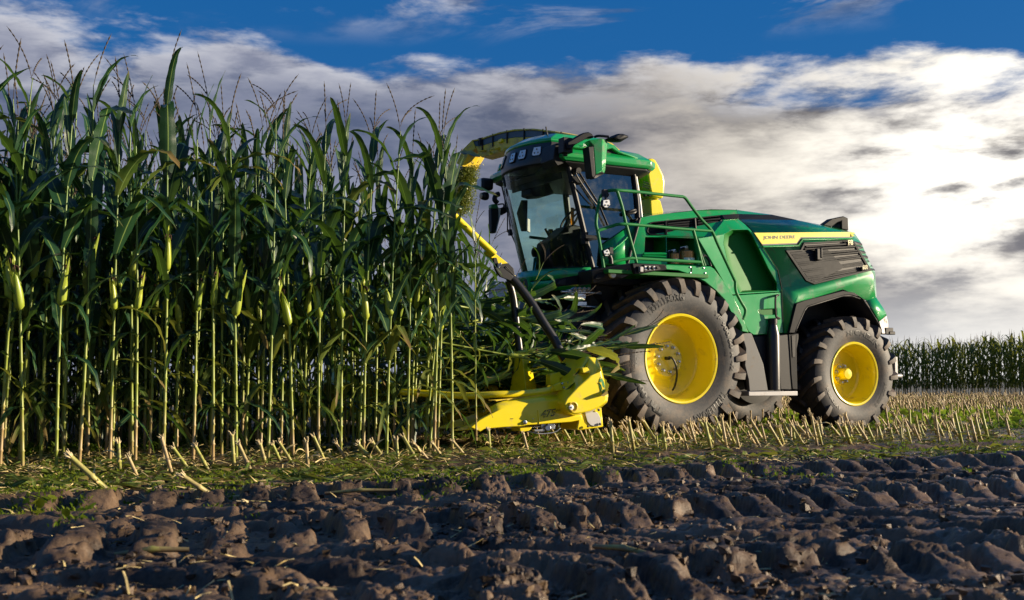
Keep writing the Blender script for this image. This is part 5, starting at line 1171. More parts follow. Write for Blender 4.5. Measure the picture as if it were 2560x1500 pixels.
# tall guide box carrying the rear arm
t0 = [V('H',737,692,2.95), V('H',975,672,3.25), V('H',1132,652,2.85)]; t1 = [V('H',835,118,3.0), V('H',908,112,3.12), V('H',1005,100,2.95)]
zb = t0[0].z-.25
b = MB(); lo4 = [Vector((t0[0].x,t0[0].y,zb)), Vector((t0[1].x,t0[1].y,zb)), Vector((t0[2].x,t0[2].y,zb)), Vector((t0[2].x+.15,t0[2].y-.35,zb))]
md4 = [t0[0], t0[1], t0[2], t0[2]+Vector((.15,-.35,0))]; up4 = [t1[0], t1[1], t1[2], t1[2]+Vector((.08,-.15,0))]
b.loft([lo4, md4, up4]); b.build('guide_box', YELLOW, HD, .006, loc=(-3.2,0,0), smooth=20)
def harm(name, m, pts, r, n=14): b = MB(); b.tube(pts, r, n, smooth=5); return b.build(name, m, HD, loc=(-3.2,0,0))
A3 = lambda x, y, Y: V('c3', x, y, Y)
harm('push_bar_arm', GLOSSBLK, [A3(800,270,3.0), A3(850,310,3.02), A3(960,450,3.08), A3(1060,610,3.15), A3(1140,735,3.2), A3(1195,850,3.25), A3(1245,950,3.3), A3(1280,1035,3.33)], .048)
harm('push_bar_arm', GLOSSBLK, [A3(800,300,2.85), A3(835,420,2.85), A3(860,620,2.88), A3(885,830,2.92), A3(890,870,2.95)], .040)
hpanel('arm_socket', GLOSSBLK, [(1540,350),(1560,300),(1620,280),(1735,450),(1730,500),(1600,530)], 3.42, .2, bevel=.01)
A1 = lambda x, y, Y: V('c1', x, y, Y)
harm('push_bar', YELLOW, [A1(125,880,3.0), A1(300,1050,3.0), A1(470,1210,3.0), A1(500,1240,3.0)], .040)
harm('push_bar_end', BLACK, [A1(105,862,3.0), A1(128,885,3.0)], .043)
b = MB(); b.slab([A1(430,1215,2.98), A1(450,1180,2.98), A1(640,1330,2.98), A1(720,1477,2.98), A1(690,1477,2.98), A1(560,1360,2.98), A1(480,1280,2.98)], (0,-.09,0)); b.build('push_bar_bracket', YELLOW, HD, .008, loc=(-3.2,0,0))
b = MB(); b.slab([A3(690,130,3.04), A3(715,130,3.04), A3(730,180,3.04), A3(800,170,3.04), A3(840,210,3.04), A3(852,270,3.04), A3(830,285,3.04), A3(790,260,3.04), A3(720,250,3.04), A3(700,205,3.04)], (0,-.03,0)); 
b.slab([A3(700,205,3.10), A3(760,200,3.10), A3(840,270,3.10), A3(820,300,3.10), A3(740,270,3.10)], (0,-.03,0)); b.build('pivot_bracket', BLACK, HD, .005, loc=(-3.2,0,0))
b = MB(); c0, c1_ = A3(755,205,3.0), A3(820,262,3.0); d_ = (c1_-c0)
coil = []; ax = d_.normalized(); s1 = ax.cross(Vector((0,1,0))).normalized(); s2 = ax.cross(s1)
for k in range(97): a = 2*pi*k/12; coil.append(c0 + d_*(k/96) + s1*(.045*cos(a)) + s2*(.045*sin(a)))
b.tube(coil, .008, 6); b.build('spring', CHARC, HD, loc=(-3.2,0,0))
b = MB(); b.tube([A3(735,185,3.08), A3(735,185,2.9)], .02, 10); b.tube([A3(745,170,3.06), A3(725,205,3.06)], .012, 8); b.build('pivot_bolt', STEEL, HD, loc=(-3.2,0,0))
# rear beam, drums, discs and spear dividers across the whole width
b = MB(); b.box((2.62, 0, .62), (.22, 7.0, .34)); b.box((2.75, 0, .36), (.5, 6.9, .16)); b.build('rear_beam', YELLOWD, HD, .015, loc=(-3.2,0,0))
for y in (-2.6, -.9, .9, 2.45):
    b = MB(); b.lathe([(.18,.001),(.18,.40),(.22,.42),(.26,.30),(.50,.24),(.68,.20),(.72,.10),(.72,.001)], 28, axis='Z', c=(3.25, y, 0)); dm = b.build('rotary_drum', YELLOWD, HD, loc=(-3.2,0,0))
    for z in (.20, .36, .52, .66):
        r0 = {.20:.70,.36:.56,.52:.50,.66:.42}[z]; n_ = 48; P1 = [Vector((3.25 + (r0 if k % 3 else r0-.07)*cos(2*pi*k/n_), y + (r0 if k % 3 else r0-.07)*sin(2*pi*k/n_), z)) for k in range(n_)]
        b = MB(); b.slab(P1, (0,0,.012)); b.build('toothed_disc', STEEL if z == .2 else YELLOWD, dm)
for y in (3.25, 2.75, 2.25, 1.75, 1.25, .75, .25, -.25, -.75, -1.25, -1.75, -2.25, -2.75, -3.2):
    L = .15*random.random(); lng = 4.18 - L if int(y*4) % 2 else 4.0 - L
    b = MB(); b.loft([[Vector((x, y+w_*s_, z+dz)) for s_, dz in ((-1,0),(1,0),(.6,h_),(-.6,h_))] for x, w_, z, h_ in ((3.0,.10,.28,.22),(3.5,.085,.24,.16),(3.85,.05,.20,.08),(lng,.008,.19,.012))])
    b.build('spear_divider', YELLOW, HD, .006, loc=(-3.2,0,0))
# ------------------------------------------------------------------ standing maize
fronts = []; back = []; stuffp = []
for r in range(0, 16):
    Yr = 3.86 - .75*r; X = 4.38 + (0.0 if r == 0 else -.05) + RNG.uniform(0, .1)
    while X < 19:
        p = W(X + RNG.normal(0, .012), Yr + RNG.normal(0, .03))
        az = p.x/p.y
        X += RNG.uniform(.13, .21) if r else RNG.uniform(.17, .27)
        if az < -.50 - .02: 
            if r < 14 and az > -.75: stuffp.append((p, r))
            continue
        (fronts if r < 3 else back if r < 9 else stuffp).append((p, r) if r >= 9 else (p, r))
lim = 300 - len(fronts) - 16
order = sorted(back, key=lambda t: t[0].length); back = order[:max(lim, 0)]; stuffp += order[max(lim, 0):]
rows = {0: 'front', 1: 'second', 2: 'third'}
def ordinal(n):
    w = ['first','second','third','fourth','fifth','sixth','seventh','eighth','ninth','tenth','eleventh','twelfth','thirteenth','fourteenth','fifteenth','sixteenth','seventeenth','eighteenth','nineteenth','twentieth']
    if n < 20: return w[n]
    t = {20:'twenty',30:'thirty',40:'forty',50:'fifty',60:'sixty'}[(n+1)//10*10]; k = (n+1) % 10
    return (t + '-' + w[k-1]) if k else t[:-1] + 'ieth'
for r in range(3):
    L = sorted([p for p, k in fronts if k == r], key=lambda q: q.x/q.y)
    for i, p in enumerate(L):
        di = int(RNG.integers(10)); n = len(L)
        lab = f'tall green maize plant in the {rows[r]} row, ' + (ordinal(i) + ' from the left edge' if i < n-8 else (ordinal(n-1-i) + ' in from the yellow header') if i < n-1 else 'right beside the yellow header tip')
        rz = (-pi/2 + RNG.uniform(-1.3, 1.3) - DESIGNS[di]['eaz']) if r < 2 else RNG.uniform(0, 6.28)
        plant(p, di, rz, True, lab, 'standing maize plants', RNG.uniform(.97, 1.08)*(1.03 if r == 0 else 1.0)*(1.04 - .16*max(0, min(.4, p.x/p.y + .42))), lean=(RNG.uniform(0, 6.28), abs(RNG.normal(0, .025))))
for p, r in back:
    plant(p, int(RNG.integers(10)), RNG.uniform(0, 6.28), False, f'dark green maize plant in the {ordinal(r)} row, mostly hidden by nearer plants', 'standing maize plants', RNG.uniform(.94, 1.12)*(1.04 - .16*max(0, min(.4, p.x/p.y + .42))), lean=(RNG.uniform(0, 6.28), abs(RNG.normal(0, .03))))
# the rest of the crop as one mass
def mass(name, pts, label, sc=(.93, 1.1), step=1):
    A = []; mi = []
    for p in pts:
        di = int(RNG.integers(10)); a, e, t_ = FOL[di]; a = THIN[di]; st = DESIGNS[di]['stalk']; rz = RNG.uniform(0, 6.28); s_ = RNG.uniform(*sc); g = gh(p)
        for k, pc in enumerate((a, e, t_, st)): A.append(xf(pc, (p[0], p[1], g-.02), rz, RNG.normal(0, .02), s_)); mi.append(np.full(len(pc[1]), k))
    v, q, uv = join(A); o = npmesh(name, v, q, [LEAF, HUSK, TASSEL, STALK], uv, mi=np.concatenate(mi)); o['kind'] = 'stuff'; o['label'] = label; o['category'] = 'maize crop'
    return o
sel = [p for p, r in stuffp if r <= 12 or RNG.random() < .5][:640]
mass('maize_field', sel, 'dense mass of maize behind the nearer rows')
XF = V('c3', 845, 225, -4.6).x
mass('maize_field', [W(XF + RNG.uniform(0, 9), -4.5 - .6*(k % 4) + RNG.normal(0,.05)) for k in range(150)], 'uncut maize beyond the far side of the header')
# far maize across the cut field: low-detail plants, thick enough to close the view
def farfield():
    A = []; mi = []
    for r in range(4):
        x = 3.0
        while x < 30:
            y = 52 + r*.8 + RNG.normal(0, .08) + x*.02; s_ = RNG.uniform(.86, 1.04)*(.94+.06*sin(x*1.7+r)+.05*sin(x*.61)); rz = RNG.uniform(0, 6.28)
            A.append(xf(a_tube([[0,0,0],[0,0,1.3],[0,0,2.5]], [.015,.012,.004], 3), (x, y, 0), rz, RNG.normal(0, .03), s_)); mi.append(np.full(len(A[-1][1]), 1))
            for k in range(9):
                z = .35 + k*.245; a = rz + k*pi + RNG.normal(0, .5); A.append(xf(FARL[RNG.integers(5)], (x, y, z*s_), a, 0, s_)); mi.append(np.full(len(A[-1][1]), 0))
            A.append(xf(a_tube([[0,0,2.45],[.02,0,2.7],[.05,0,2.9]], [.006,.012,.003], 3), (x, y, 0), rz, 0, s_)); mi.append(np.full(len(A[-1][1]), 2))
            x += RNG.uniform(.09, .16)
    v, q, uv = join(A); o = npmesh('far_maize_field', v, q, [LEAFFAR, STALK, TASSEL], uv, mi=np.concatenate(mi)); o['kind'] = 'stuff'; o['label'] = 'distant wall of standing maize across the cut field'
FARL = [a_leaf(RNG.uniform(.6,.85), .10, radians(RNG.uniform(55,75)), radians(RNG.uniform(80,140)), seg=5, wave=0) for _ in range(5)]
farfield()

# plants bent over the header by the push bar, their tops falling towards the machine
bent = [(4.15,2.9,.10,.10),(4.1,2.2,.6,.18),(3.95,2.55,.3,.12),(3.9,2.5,.9,.22),(4.05,2.1,.2,.15),(3.95,1.9,1.2,.22),(3.8,1.7,.4,.2),(3.9,1.3,.8,.15),(4.12,3.8,.9,.08),(4.0,.9,.5,.2),
        (3.7,2.0,2.6,.25),(3.6,2.5,2.9,.45),(3.75,2.0,3.3,.4),(3.5,1.5,3.0,.5)]
hdir = atan2((-U).y, (-U).x)
for i, (X, Y, a, tl) in enumerate(bent):
    ang = atan2((U*-1).y, (U*-1).x) + a + (0 if i < 10 else 0)
    lab = ['maize plant bent just outside the yellow divider tip','maize plant tilting over the yellow side divider','maize plant caught behind the yellow push bar','maize plant leaning on the black push bar arm'][i % 4] + [' at its front',' near its middle',' further in',' at its far side'][i//4]
    plant(W(X, Y), int(RNG.integers(10)), RNG.uniform(0, 6.28), True, lab, 'maize plants being drawn into the header', RNG.uniform(.66, .80), lean=(ang, tl), z=.12)
# two cut plants lying back across the header towards the front wheel
def lying(X, Y, Z, az, el, di, label, s=.8):
    s = max(s, .72)*1.12; X += .55*s; p = W(X, Y, Z); e = bpy.data.objects.new('cut_maize_plant', None); e.location = p; d = Vector((cos(az)*cos(el), sin(az)*cos(el), sin(el)))
    e.rotation_euler = d.to_track_quat('Z', 'Y').to_euler(); e.scale = (s,)*3; link(e); tag(e, label, 'maize plant', 'cut maize lying over the header')
    D = DESIGNS[di]; mo('stalk', ('stalk', di), e)
    for it in D['items']:
        if it[2][2] < .75: continue
        if it[0] == 'leaf' : mo('leaf', (it[1][0], it[1][1]) + (('dry',) if it[6] else ()), e, it[2], it[3], it[4], it[5])
        else: a = mo('ear', ('ear', it[1]), e, it[2], it[3], it[4], it[5]); mo('silk', ('silk', it[1]), a)
    mo('tassel', ('tas', D['tas']), e, D['top'])
ua = atan2(U.y, U.x)
lying(4.3, 3.0, .45, ua+.03, .17, 2, 'cut maize plant lying over the header, its leafy top reaching across the front tyre', 1.0)
lying(3.9, 2.6, .55, ua-.05, .12, 5, 'cut maize plant lying in the header behind the yellow rounded shroud', .75)
lying(4.2, 2.2, .5, ua+.1, .22, 7, 'cut maize plant slanting up towards the cab nose', .75)
lying(3.9, 1.6, .6, ua-.1, .25, 1, 'cut maize plant lying deep in the header under the cab', .75)
lying(3.8, 2.9, .5, ua+.25, .28, 8, 'cut maize plant slanting steeply beside the black arm', .62)
lying(4.1, 2.4, .4, ua-.15, .07, 4, 'cut maize plant lying low beside the yellow guide box', .7)
lying(4.1, 1.2, .8, ua-.02, .20, 3, 'cut maize plant lying across the feeder opening', .75)
for k, (X, Y, Z, da, el_, s_) in enumerate(((3.9,3.3,.3,.5,.75,.6),(3.8,2.2,.4,.2,.9,.6),(4.0,1.8,.4,-.2,.6,.7),(3.7,1.2,.5,.3,.8,.7),(4.2,2.8,.3,.0,.45,.7),(3.9,.7,.5,.1,.7,.7),(4.1,3.1,.3,.15,.30,.7),(3.6,2.0,.6,.0,.5,.7),(3.8,1.0,.9,.2,.35,.75),(4.3,2.4,.5,-.1,.55,.7),(3.6,3.0,.45,.6,.95,.5),(3.5,2.6,.5,-.4,.7,.6))):
    lying(X, Y, Z, ua+da, el_*.5, k % 10, 'tangled cut maize plant in the heap between the yellow guide box and the cab', s_)

HEAP = []
for k in range(18):
    HEAP.append((RNG.uniform(3.75,4.35), .8 + 2.5*((k*7) % 18)/18, .75 + 1.0*((k*5) % 18)/18, RNG.normal(0,.18), RNG.uniform(-.22,.12), RNG.uniform(.55,.78)))
for k, (X, Y, Z, da, el_, s_) in enumerate(HEAP):
    lying(X, Y, Z, ua+da, el_, (k*3) % 10, 'leafy cut maize plant lying in the upper part of the heap under the cab nose', s_)
for k, (X, Y, a_, tl) in enumerate(((4.40,3.5,0.2,.04),(4.5,3.1,.3,.06),(4.4,2.8,.1,.09),(4.55,3.65,.2,.07),(4.45,3.3,.0,.10),(4.4,2.5,.2,.06))):
    plant(W(X, Y), (k*4+1) % 10, k*1.1, True, 'leafy maize plant crowded against the upper end of the yellow push bar', 'maize plants being drawn into the header', .98, lean=(ua + a_, tl), z=.0)

# chopped maize pouring from the spout, and the trailer that catches it
def stream():
    A = []; a0 = V('T', 470, 610, -3.9); a1 = V('T', 330, 900, -4.1); a2 = V('T', 255, 1330, -4.3)
    for k in range(15000):
        t = RNG.random()**.8; p = (1-t)**2*np.array(a0) + 2*t*(1-t)*np.array(a1) + t*t*np.array(a2)
        sp = .10 + .06*t; off = np.clip(RNG.normal(0, 1, 3), -2.2, 2.2)*np.array([sp*.8, sp*.8, .05]); Lf = RNG.uniform(.005, .022)
        d = RNG.normal(0, 1, 3); d /= np.linalg.norm(d); e = np.cross(d, RNG.normal(0, 1, 3)); e /= np.linalg.norm(e)
        c = p + off; v = np.array([c-d*Lf-e*Lf*.35, c+d*Lf-e*Lf*.35, c+d*Lf+e*Lf*.35, c-d*Lf+e*Lf*.35]); A.append((v, np.array([[0,1,2,3]]), np.array([[.1,.1],[.3,.1],[.3,.3],[.1,.3]])))
    v, q, uv = join(A); v = v @ np.array([[cos(MROT), sin(MROT), 0], [-sin(MROT), cos(MROT), 0], [0,0,1]]) + np.array(ORG)
    o = npmesh('chopped_maize_stream', v, q, CHOP, uv, smooth=False); o['kind'] = 'stuff'; o['label'] = 'stream of chopped green maize pouring from the yellow spout'
stream()
TRX = V('c3', 850, 225, -8.0).x
TR = empty('grain_trailer', W(TRX - 2.6, -8.0, 0), MROT, 'grey ribbed trailer on the far side behind the maize, seen beside the cab', 'trailer')
b = MB(); b.slab([Vector((x, y, .95)) for x, y in ((-2.6,-1.2),(2.6,-1.2),(2.6,1.2),(-2.6,1.2))], (0,0,.12)); b.build('trailer_floor', DARKMET, TR)
for x0, y0, dx, dy in ((0,1.2,5.2,.06),(0,-1.2,5.2,.06),(2.6,0,.06,2.4),(-2.6,0,.06,2.4)):
    b = MB(); b.box((x0,y0,1.95), (dx,dy,1.8)); w_ = b.build('trailer_wall', GREYSHEET, TR)
    for k in range(9):
        b = MB(); z = 1.15 + k*.2; b.box((x0, y0 + (.05 if y0 > 0 else -.05 if y0 < 0 else 0), z), (dx + (.1 if dx < 1 else 0), dy+.02, .05)); b.build('wall_rib', GREYSHEET, w_)
for x in (-1.0, .4, 1.8):
    for y in (1.0, -1.0):
        b = MB(); b.lathe([(-.18,.25),(-.2,.5),(-.15,.55),(.15,.55),(.2,.5),(.18,.25),(.1,.24),(.08,.001)], 28, c=(x,y,.53)); b.build('trailer_wheel', RUBBER, TR)

# ------------------------------------------------------------------ stubble
def stub_mesh():
    L = RNG.uniform(.18, .33); r = RNG.uniform(.012, .018); k1 = L*RNG.uniform(.25,.45)
    tb = a_tube([[0,0,-.04],[0,0,k1-.01],[0,0,k1],[0,0,k1+.01],[0,0,L]], [r*1.1,r,r*1.35,r,r*.95], 8)
    F = []
    for k in range(12):
        a = RNG.uniform(0, 6.28); sp = RNG.uniform(.0, .42); h = RNG.uniform(.015, .05); c, s_ = cos(a)*r*.8, sin(a)*r*.8
        w_ = RNG.uniform(.18,.42)
        P0 = np.array([c, s_, L-.012]); P1 = P0 + np.array([c*sp*2, s_*sp*2, h*.6]); P2 = P0 + np.array([c*sp*4.5, s_*sp*4.5, h])
        F.append(a_tube([P0,P1,P2], [r*w_, r*w_*.8, r*.12], 4))
    X = []
    if RNG.random() < .75:
        for k in range(RNG.integers(1, 4)):
            l = a_leaf(RNG.uniform(.12,.26), RNG.uniform(.012,.028), radians(RNG.uniform(20,80)), radians(RNG.uniform(60,160)), seg=7, twist=RNG.uniform(-2,2), wave=.004); X.append(xf(l, (0,0,k1*RNG.uniform(.3,1.2)), RNG.uniform(0,6.28), 0, 1))
    ft = join(F)
    return (npmesh('stub_stalk', tb[0], tb[1], STUBM, tb[2], 'mesh'), npmesh('frayed_top', ft[0], ft[1], PITH, ft[2], 'mesh'),
            npmesh('dry_leaf', *join(X)[:2], STRAW, join(X)[2], 'mesh') if X else None)
STUBS = [stub_mesh() for _ in range(12)]
def stub(p, label, group, s=1.0, lean=None, k=None, z=None):
    m = STUBS[k if k is not None else int(RNG.integers(12))]
    e = bpy.data.objects.new('maize_stub', None); e.location = (p[0], p[1], gh(p) if z is None else z); e.scale = (s,)*3
    if lean is None: lean = (ua + pi + RNG.normal(0, .35), abs(RNG.normal(.42, .22)))
    e.rotation_euler = (Matrix.Rotation(lean[1], 3, Vector((-sin(lean[0]), cos(lean[0]), 0))) @ Matrix.Rotation(RNG.uniform(0, 6.28), 3, 'Z')).to_euler()
    link(e); tag(e, label, 'maize stub', group)
    link(bpy.data.objects.new('stub_stalk', m[0]), e); link(bpy.data.objects.new('frayed_top', m[1]), e)
    if m[2]: link(bpy.data.objects.new('dry_leaf', m[2]), e)
cnt = 0
def px_ground(x, y):
    a = (x-1280)/FPX; bb = (750-y)/FPX; cp, sp_ = cos(PITCH), sin(PITCH); d = Vector((a, cp - bb*sp_, sp_ + bb*cp)); return Vector((0,0,CAMZ)) + d*(-CAMZ/d.z)
# the row in front of the standing crop, each one placed where it stands
FR = [(300,1180),(430,1182),(520,1175),(585,1170),(665,1165),(730,1160),(815,1158),(868,1150),(995,1152),(1040,1148),(1105,1145),(1160,1140),(1225,1133),(1320,1130)] + [(345,1190),(470,1172),(625,1174),(700,1158),(770,1168),(930,1150),(960,1146),(1070,1150)]
FR.sort()
for i, (x, y) in enumerate(FR):
    p = px_ground(x, y); stub(p, f'frayed cut stub in front of the standing maize, {ordinal(i)} from the left', 'stubs in front of the standing maize', RNG.uniform(.8,1.05), lean=(ua + pi + RNG.normal(0,.15), RNG.uniform(.25,.75) if i % 5 else .08))
stub(px_ground(262,1270), 'thick yellow stub leaning in the foreground mud, left one of two', 'stubs in the foreground mud', .95, lean=(ua+pi, .80), k=0)
stub(px_ground(520,1262), 'thick yellow stub lying aslant in the foreground mud, right one of two', 'stubs in the foreground mud', .95, lean=(ua+pi, .95), k=3)
stub(px_ground(690,1262), 'flattened cut stalk lying in the foreground mud', 'stubs in the foreground mud', 1.0, lean=(ua+pi+.4, 1.45), k=5)
for yi, Yr in enumerate((4.55, 3.95, 3.2, 2.45)):
    X = 3.0 if yi == 0 else 2.5
    no = 0
    while X > (-2.4, -2.6, -3.6, -4.2)[yi]:
        if RNG.random() < .9 and cnt < 225:
            p = W(X, Yr + RNG.normal(0, .05)); no += 1; stub(p, ['pale cut stub in the nearest stubble row before the wheels','pale cut stub in the second stubble row before the wheels','pale cut stub in the third stubble row before the wheels','pale cut stub close beside the tyres'][yi] + ', ' + ordinal(no-1) + ' from the left', ['nearest stubble row before the wheels','second stubble row before the wheels','third stubble row before the wheels','stubble row close beside the tyres'][yi], RNG.uniform(.7,1.2)); cnt += 1
        X -= RNG.uniform(.09, .30)
for i_, px_ in enumerate((2390, 2405, 2440, 2452, 2470, 2525)):
    p = px_ground(px_, 1098 + (i_*37) % 20 - 8); stub(p, 'pale cut stub in the loose clump at the right edge, ' + ordinal(i_) + ' from the left', 'stubs at the right edge', RNG.uniform(1.0,1.25), lean=(ua+pi, .3)); cnt += 1
# all further stubble as one mass
A = []; mi = []
def smallstub(p, s_):
    L = RNG.uniform(.12,.26)*s_; tl = abs(RNG.normal(.35,.25)); A.append(xf(a_tube([[0,0,-.02],[0,0,L*.8],[0,0,L]], [.011,.011,.017], 4), (p[0],p[1],gh(p) if p[1] < 26 else 0), ua+pi+RNG.normal(0,.5), tl, 1.0))
for r in range(0, 30):
    Yr = 1.7 - .75*r; X = 2.4
    while X > -22:
        p = W(X, Yr + RNG.normal(0,.06)); X -= RNG.uniform(.15,.30)
        if p.x/p.y < .52 and RNG.random() < (1.0 if p.x/p.y < .27 else .45): smallstub(p, 1)
for k in range(4200):
    y = RNG.uniform(26, 51); x = RNG.uniform(-.05, .5)*y; p = (x, y); smallstub(p, 1.15)
v, q, uv = join(A); o = npmesh('stubble', v, q, STUBM, uv); o['kind'] = 'stuff'; o['label'] = 'countless cut stubs across the harvested field behind the machine'

# ------------------------------------------------------------------ straw litter, weeds and moss on the ground
def scatter_quads(n, fn, name, m, label, smooth=False):
    A = []
    for k in range(n):
        r = fn()
        if r is None: continue
        A.append(r)
    v, q, uv = join(A); o = npmesh(name, v, q, m, uv, smooth=smooth); o['kind'] = 'stuff'; o['label'] = label; return o
PTS = 26000
def field_points(n, wlo, whi, ymin=3.2, ymax=20, bias=1.0):
    out = []
    while len(out) < n:
        y = ymin*(ymax/ymin)**RNG.random(4096); x = RNG.uniform(-.50, .50, 4096)*y; w = x*N.x + y*N.y
        ok = (w > wlo) & (w < whi); out += list(zip(x[ok], y[ok]))
    return np.array(out[:n])
def litter(name, pts, m, label, Lr, Wr, flat=.25, keep=None):
    Z = ground_h(pts[:,0], pts[:,1]); A = []
    den = fbm(pts[:,0]*1.3, pts[:,1]*1.3, 3, 120)
    for (x, y), z, dn in zip(pts, Z, den):
        if keep is not None and dn < keep + RNG.normal(0,.05): continue
        L = RNG.uniform(*Lr); w_ = RNG.uniform(*Wr); a = RNG.normal(ua, .9); e = RNG.normal(0, flat)
        d = np.array([cos(a)*cos(e), sin(a)*cos(e), sin(e)]); s_ = np.array([-sin(a), cos(a), 0]); b0 = np.array([x, y, z + .006 + abs(sin(e))*L*.5]); up = np.array([0,0,1.])
        c = [b0 - d*L/2, b0 + up*L*RNG.uniform(-.04,.12), b0 + d*L/2]
        v = []
        for k_, q_ in enumerate(c): tw = RNG.normal(0,.5); ss = s_*cos(tw) + up*sin(tw); v += [q_ - ss*w_/2, q_ + ss*w_/2]
        A.append((np.array(v), np.array([[0,1,3,2],[2,3,5,4]]), np.array([[.2,0],[.8,0],[.2,.5],[.8,.5],[.2,.9],[.8,.9]])))
    v, q, uv = join(A); o = npmesh(name, v, q, m, uv, smooth=False); o['kind'] = 'stuff'; o['label'] = label
litter('straw_litter', field_points(3000, -12.5, -6.9), STRAW, 'dry straw and leaf scraps scattered over the stubble strip', (.03,.16), (.003,.010))
litter('straw_litter', field_points(4500, -13.5, -9.2), STRAW, 'thick straw litter among the stubs', (.03,.20), (.003,.012))
def clods():
    P = field_points(13000, -8.6, -2.0, 3.3, 14); Z = ground_h(P[:,0], P[:,1]); A = []
    cube = np.array([[x, y, z] for x in (-1,1) for y in (-1,1) for z in (-1,1)], float)*.62; fq = np.array([(0,1,3,2),(4,6,7,5),(0,4,5,1),(2,3,7,6),(0,2,6,4),(1,5,7,3)])
    den = fbm(P[:,0]*2.5, P[:,1]*2.5, 3, 320)
    for (x, y), z, dn in zip(P, Z, den):
        if dn < .47: continue
        r = .003 + .020*RNG.random()**4; v = (cube + RNG.normal(0, .28, (8,3)))*r*np.array([1.2,1,.8]); A.append((v @ M3(RNG.uniform(0,6.28)).T + [x, y, z + r*.3], fq, np.zeros((8,2))))
    v, q, uv = join(A); o = npmesh('soil_crumbs', v, q, SOIL, uv, smooth=False); o['kind'] = 'stuff'; o['label'] = 'loose dark crumbs of soil between the tyre prints'
clods()
litter('foreground_scraps', field_points(900, -7.5, -2.0), STRAW, 'few straw scraps pressed into the foreground tyre prints', (.02,.10), (.003,.008), keep=.52)
litter('leaf_scraps', field_points(2300, -12.5, -7.4), LEAFDRY, 'torn green leaf scraps lying on the stubble strip', (.08,.30), (.015,.045), flat=.12)
def weeds(name, pts, label, keep, hr, m=MOSS, blades=5):
    den = fbm(pts[:,0]*1.6+5, pts[:,1]*1.6, 4, 140); Z = ground_h(pts[:,0], pts[:,1]); A = []
    for (x, y), z, dn in zip(pts, Z, den):
        if dn < keep + .06*max(0, min(1, (x/y-.18)*8)): continue
        for k in range(blades):
            a = RNG.uniform(0, 6.28); h = RNG.uniform(*hr); sp = RNG.uniform(.3,1.4)*h; w_ = h*RNG.uniform(.12,.3); ox, oy = RNG.normal(0,.02,2)
            b0 = np.array([x+ox, y+oy, z-.004]); d = np.array([cos(a), sin(a), 0]); s_ = np.array([-sin(a), cos(a), 0])
            v = np.array([b0-s_*w_*.5, b0+s_*w_*.5, b0+d*sp*.5+s_*w_+[0,0,h*.7], b0+d*sp*.5-s_*w_+[0,0,h*.7], b0+d*sp+s_*w_*.2+[0,0,h], b0+d*sp-s_*w_*.2+[0,0,h]])
            A.append((v, np.array([[0,1,2,3],[3,2,4,5]]), np.array([[.4,0],[.6,0],[.8,.4],[.2,.4],[.6,.8],[.4,.8]])))
    v, q, uv = join(A); o = npmesh(name, v, q, m, uv, smooth=False); o['kind'] = 'stuff'; o['label'] = label
weeds('ground_weeds', field_points(16000, -12.5, -7.3), 'low bright green weeds and moss between the stubs', .55, (.008,.032))
weeds('ground_weeds', field_points(3500, -16, -11, 8, 26), 'green weeds under the machine and along the crop edge', .47, (.03,.09))
weeds('foreground_moss', field_points(3500, -7.2, -5.6), 'moss patches in the nearer mud', .56, (.01,.03))
def farweeds():
    A = []
    for k in range(5500):
        y = 19*(51/19)**RNG.random(); x = RNG.uniform(-.02, .55)*y; h = RNG.uniform(.03,.10); a = RNG.uniform(0,6.28); w_ = RNG.uniform(.03,.10)
        z = gh((x,y)) if k % 3 == 0 and y < 30 else 0.0
        c_, s_ = cos(a)*w_, sin(a)*w_; A.append((np.array([[x-c_,y-s_,z-.01],[x+c_,y+s_,z-.01],[x+c_*.6,y+s_*.6+.03,z+h],[x-c_*.6,y-s_*.6+.03,z+h]]), np.array([[0,1,2,3]]), np.array([[.2,.1],[.8,.1],[.8,.5],[.2,.5]])))
    v, q, uv = join(A); o = npmesh('far_weeds', v, q, MOSS, uv, smooth=False); o['kind'] = 'stuff'; o['label'] = 'sunlit weeds over the harvested field in the distance'
farweeds()
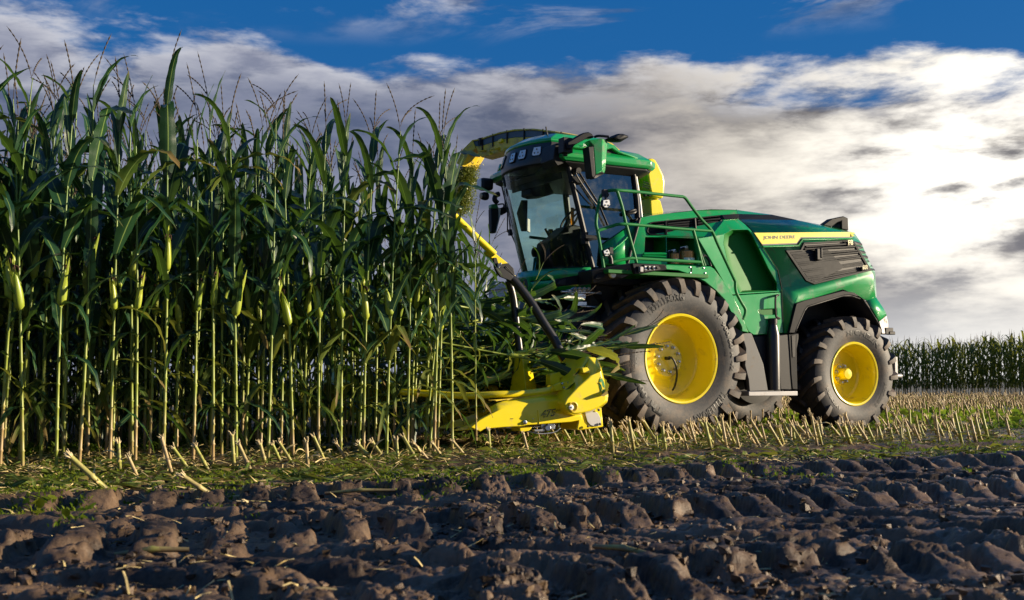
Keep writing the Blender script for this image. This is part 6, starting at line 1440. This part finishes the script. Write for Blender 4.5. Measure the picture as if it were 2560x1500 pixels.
# two broad-leaved weeds at lower left
def broadweed(p, s_, label, n=9):
    e = empty('broadleaf_weed', (p[0], p[1], gh(p)), 0, label, 'weed', 'broad-leaved weeds in the mud')
    for k in range(n):
        a = RNG.uniform(0, 6.28); r = RNG.uniform(.02,.09)*s_; h = RNG.uniform(.03,.10)*s_; R_ = RNG.uniform(.014,.026)*s_
        c = np.array([cos(a)*r, sin(a)*r, h]); tn = RNG.normal(0,.5,2)
        ring_ = [c + np.array([R_*cos(t), R_*.85*sin(t), R_*(tn[0]*cos(t)+tn[1]*sin(t))]) for t in np.linspace(0, 2*pi, 9)[:-1]]
        vv = np.array([c - [0,0,R_*.15]] + ring_); qq = np.array([[0,1+i,1+(i+1)%8,1+(i+2)%8] for i in range(0,8,2)])
        st = a_tube([[0,0,0],[c[0]*.5,c[1]*.5,h*.7],list(c)], [.0025,.002,.0015], 4); V_, Q_, UV_ = join([(vv, qq, np.tile([[.3,.3]], (9,1))), st])
        npmesh('weed_leaf', V_, Q_, MOSS, UV_, parent=e)
broadweed(px_ground(85,1325), 1.15, 'bright green round-leaved weed at the lower left edge of the mud', 13)
broadweed(px_ground(185,1322), 1.1, 'bright green round-leaved weed right of the other, by a dark hollow', 10)
# a few loose cut stalks and leaves that read singly
def loose(p, az, L, label, m=STUBM, r=.011):
    a = a_tube([[-L/2,0,0],[-.02,0,.01],[0,0,.012],[.02,0,.01],[L/2,0,0]], [r*.8,r,r*1.3,r,r*.9], 8); o = npmesh('cut_stalk', a[0], a[1], m, a[2]); o.location = (p[0], p[1], gh(p)+.018); o.rotation_euler = (0, RNG.normal(0,.06), az); tag(o, label, 'cut stalk')
loose(px_ground(900,1245), .1, .42, 'pale cut stalk lying flat in the mud below the standing maize')
loose(px_ground(640,1218), .05, .55, 'long straw-coloured stalk lying along the green weeds')
loose(px_ground(1270,1352), .9, .22, 'short stalk piece lying in a foreground tyre print')
loose(px_ground(380,1400), .2, .28, 'pale stalk piece on the dark foreground mud')
loose(px_ground(1560,1430), -.8, .3, 'brown stalk piece stuck between two big mud ridges')
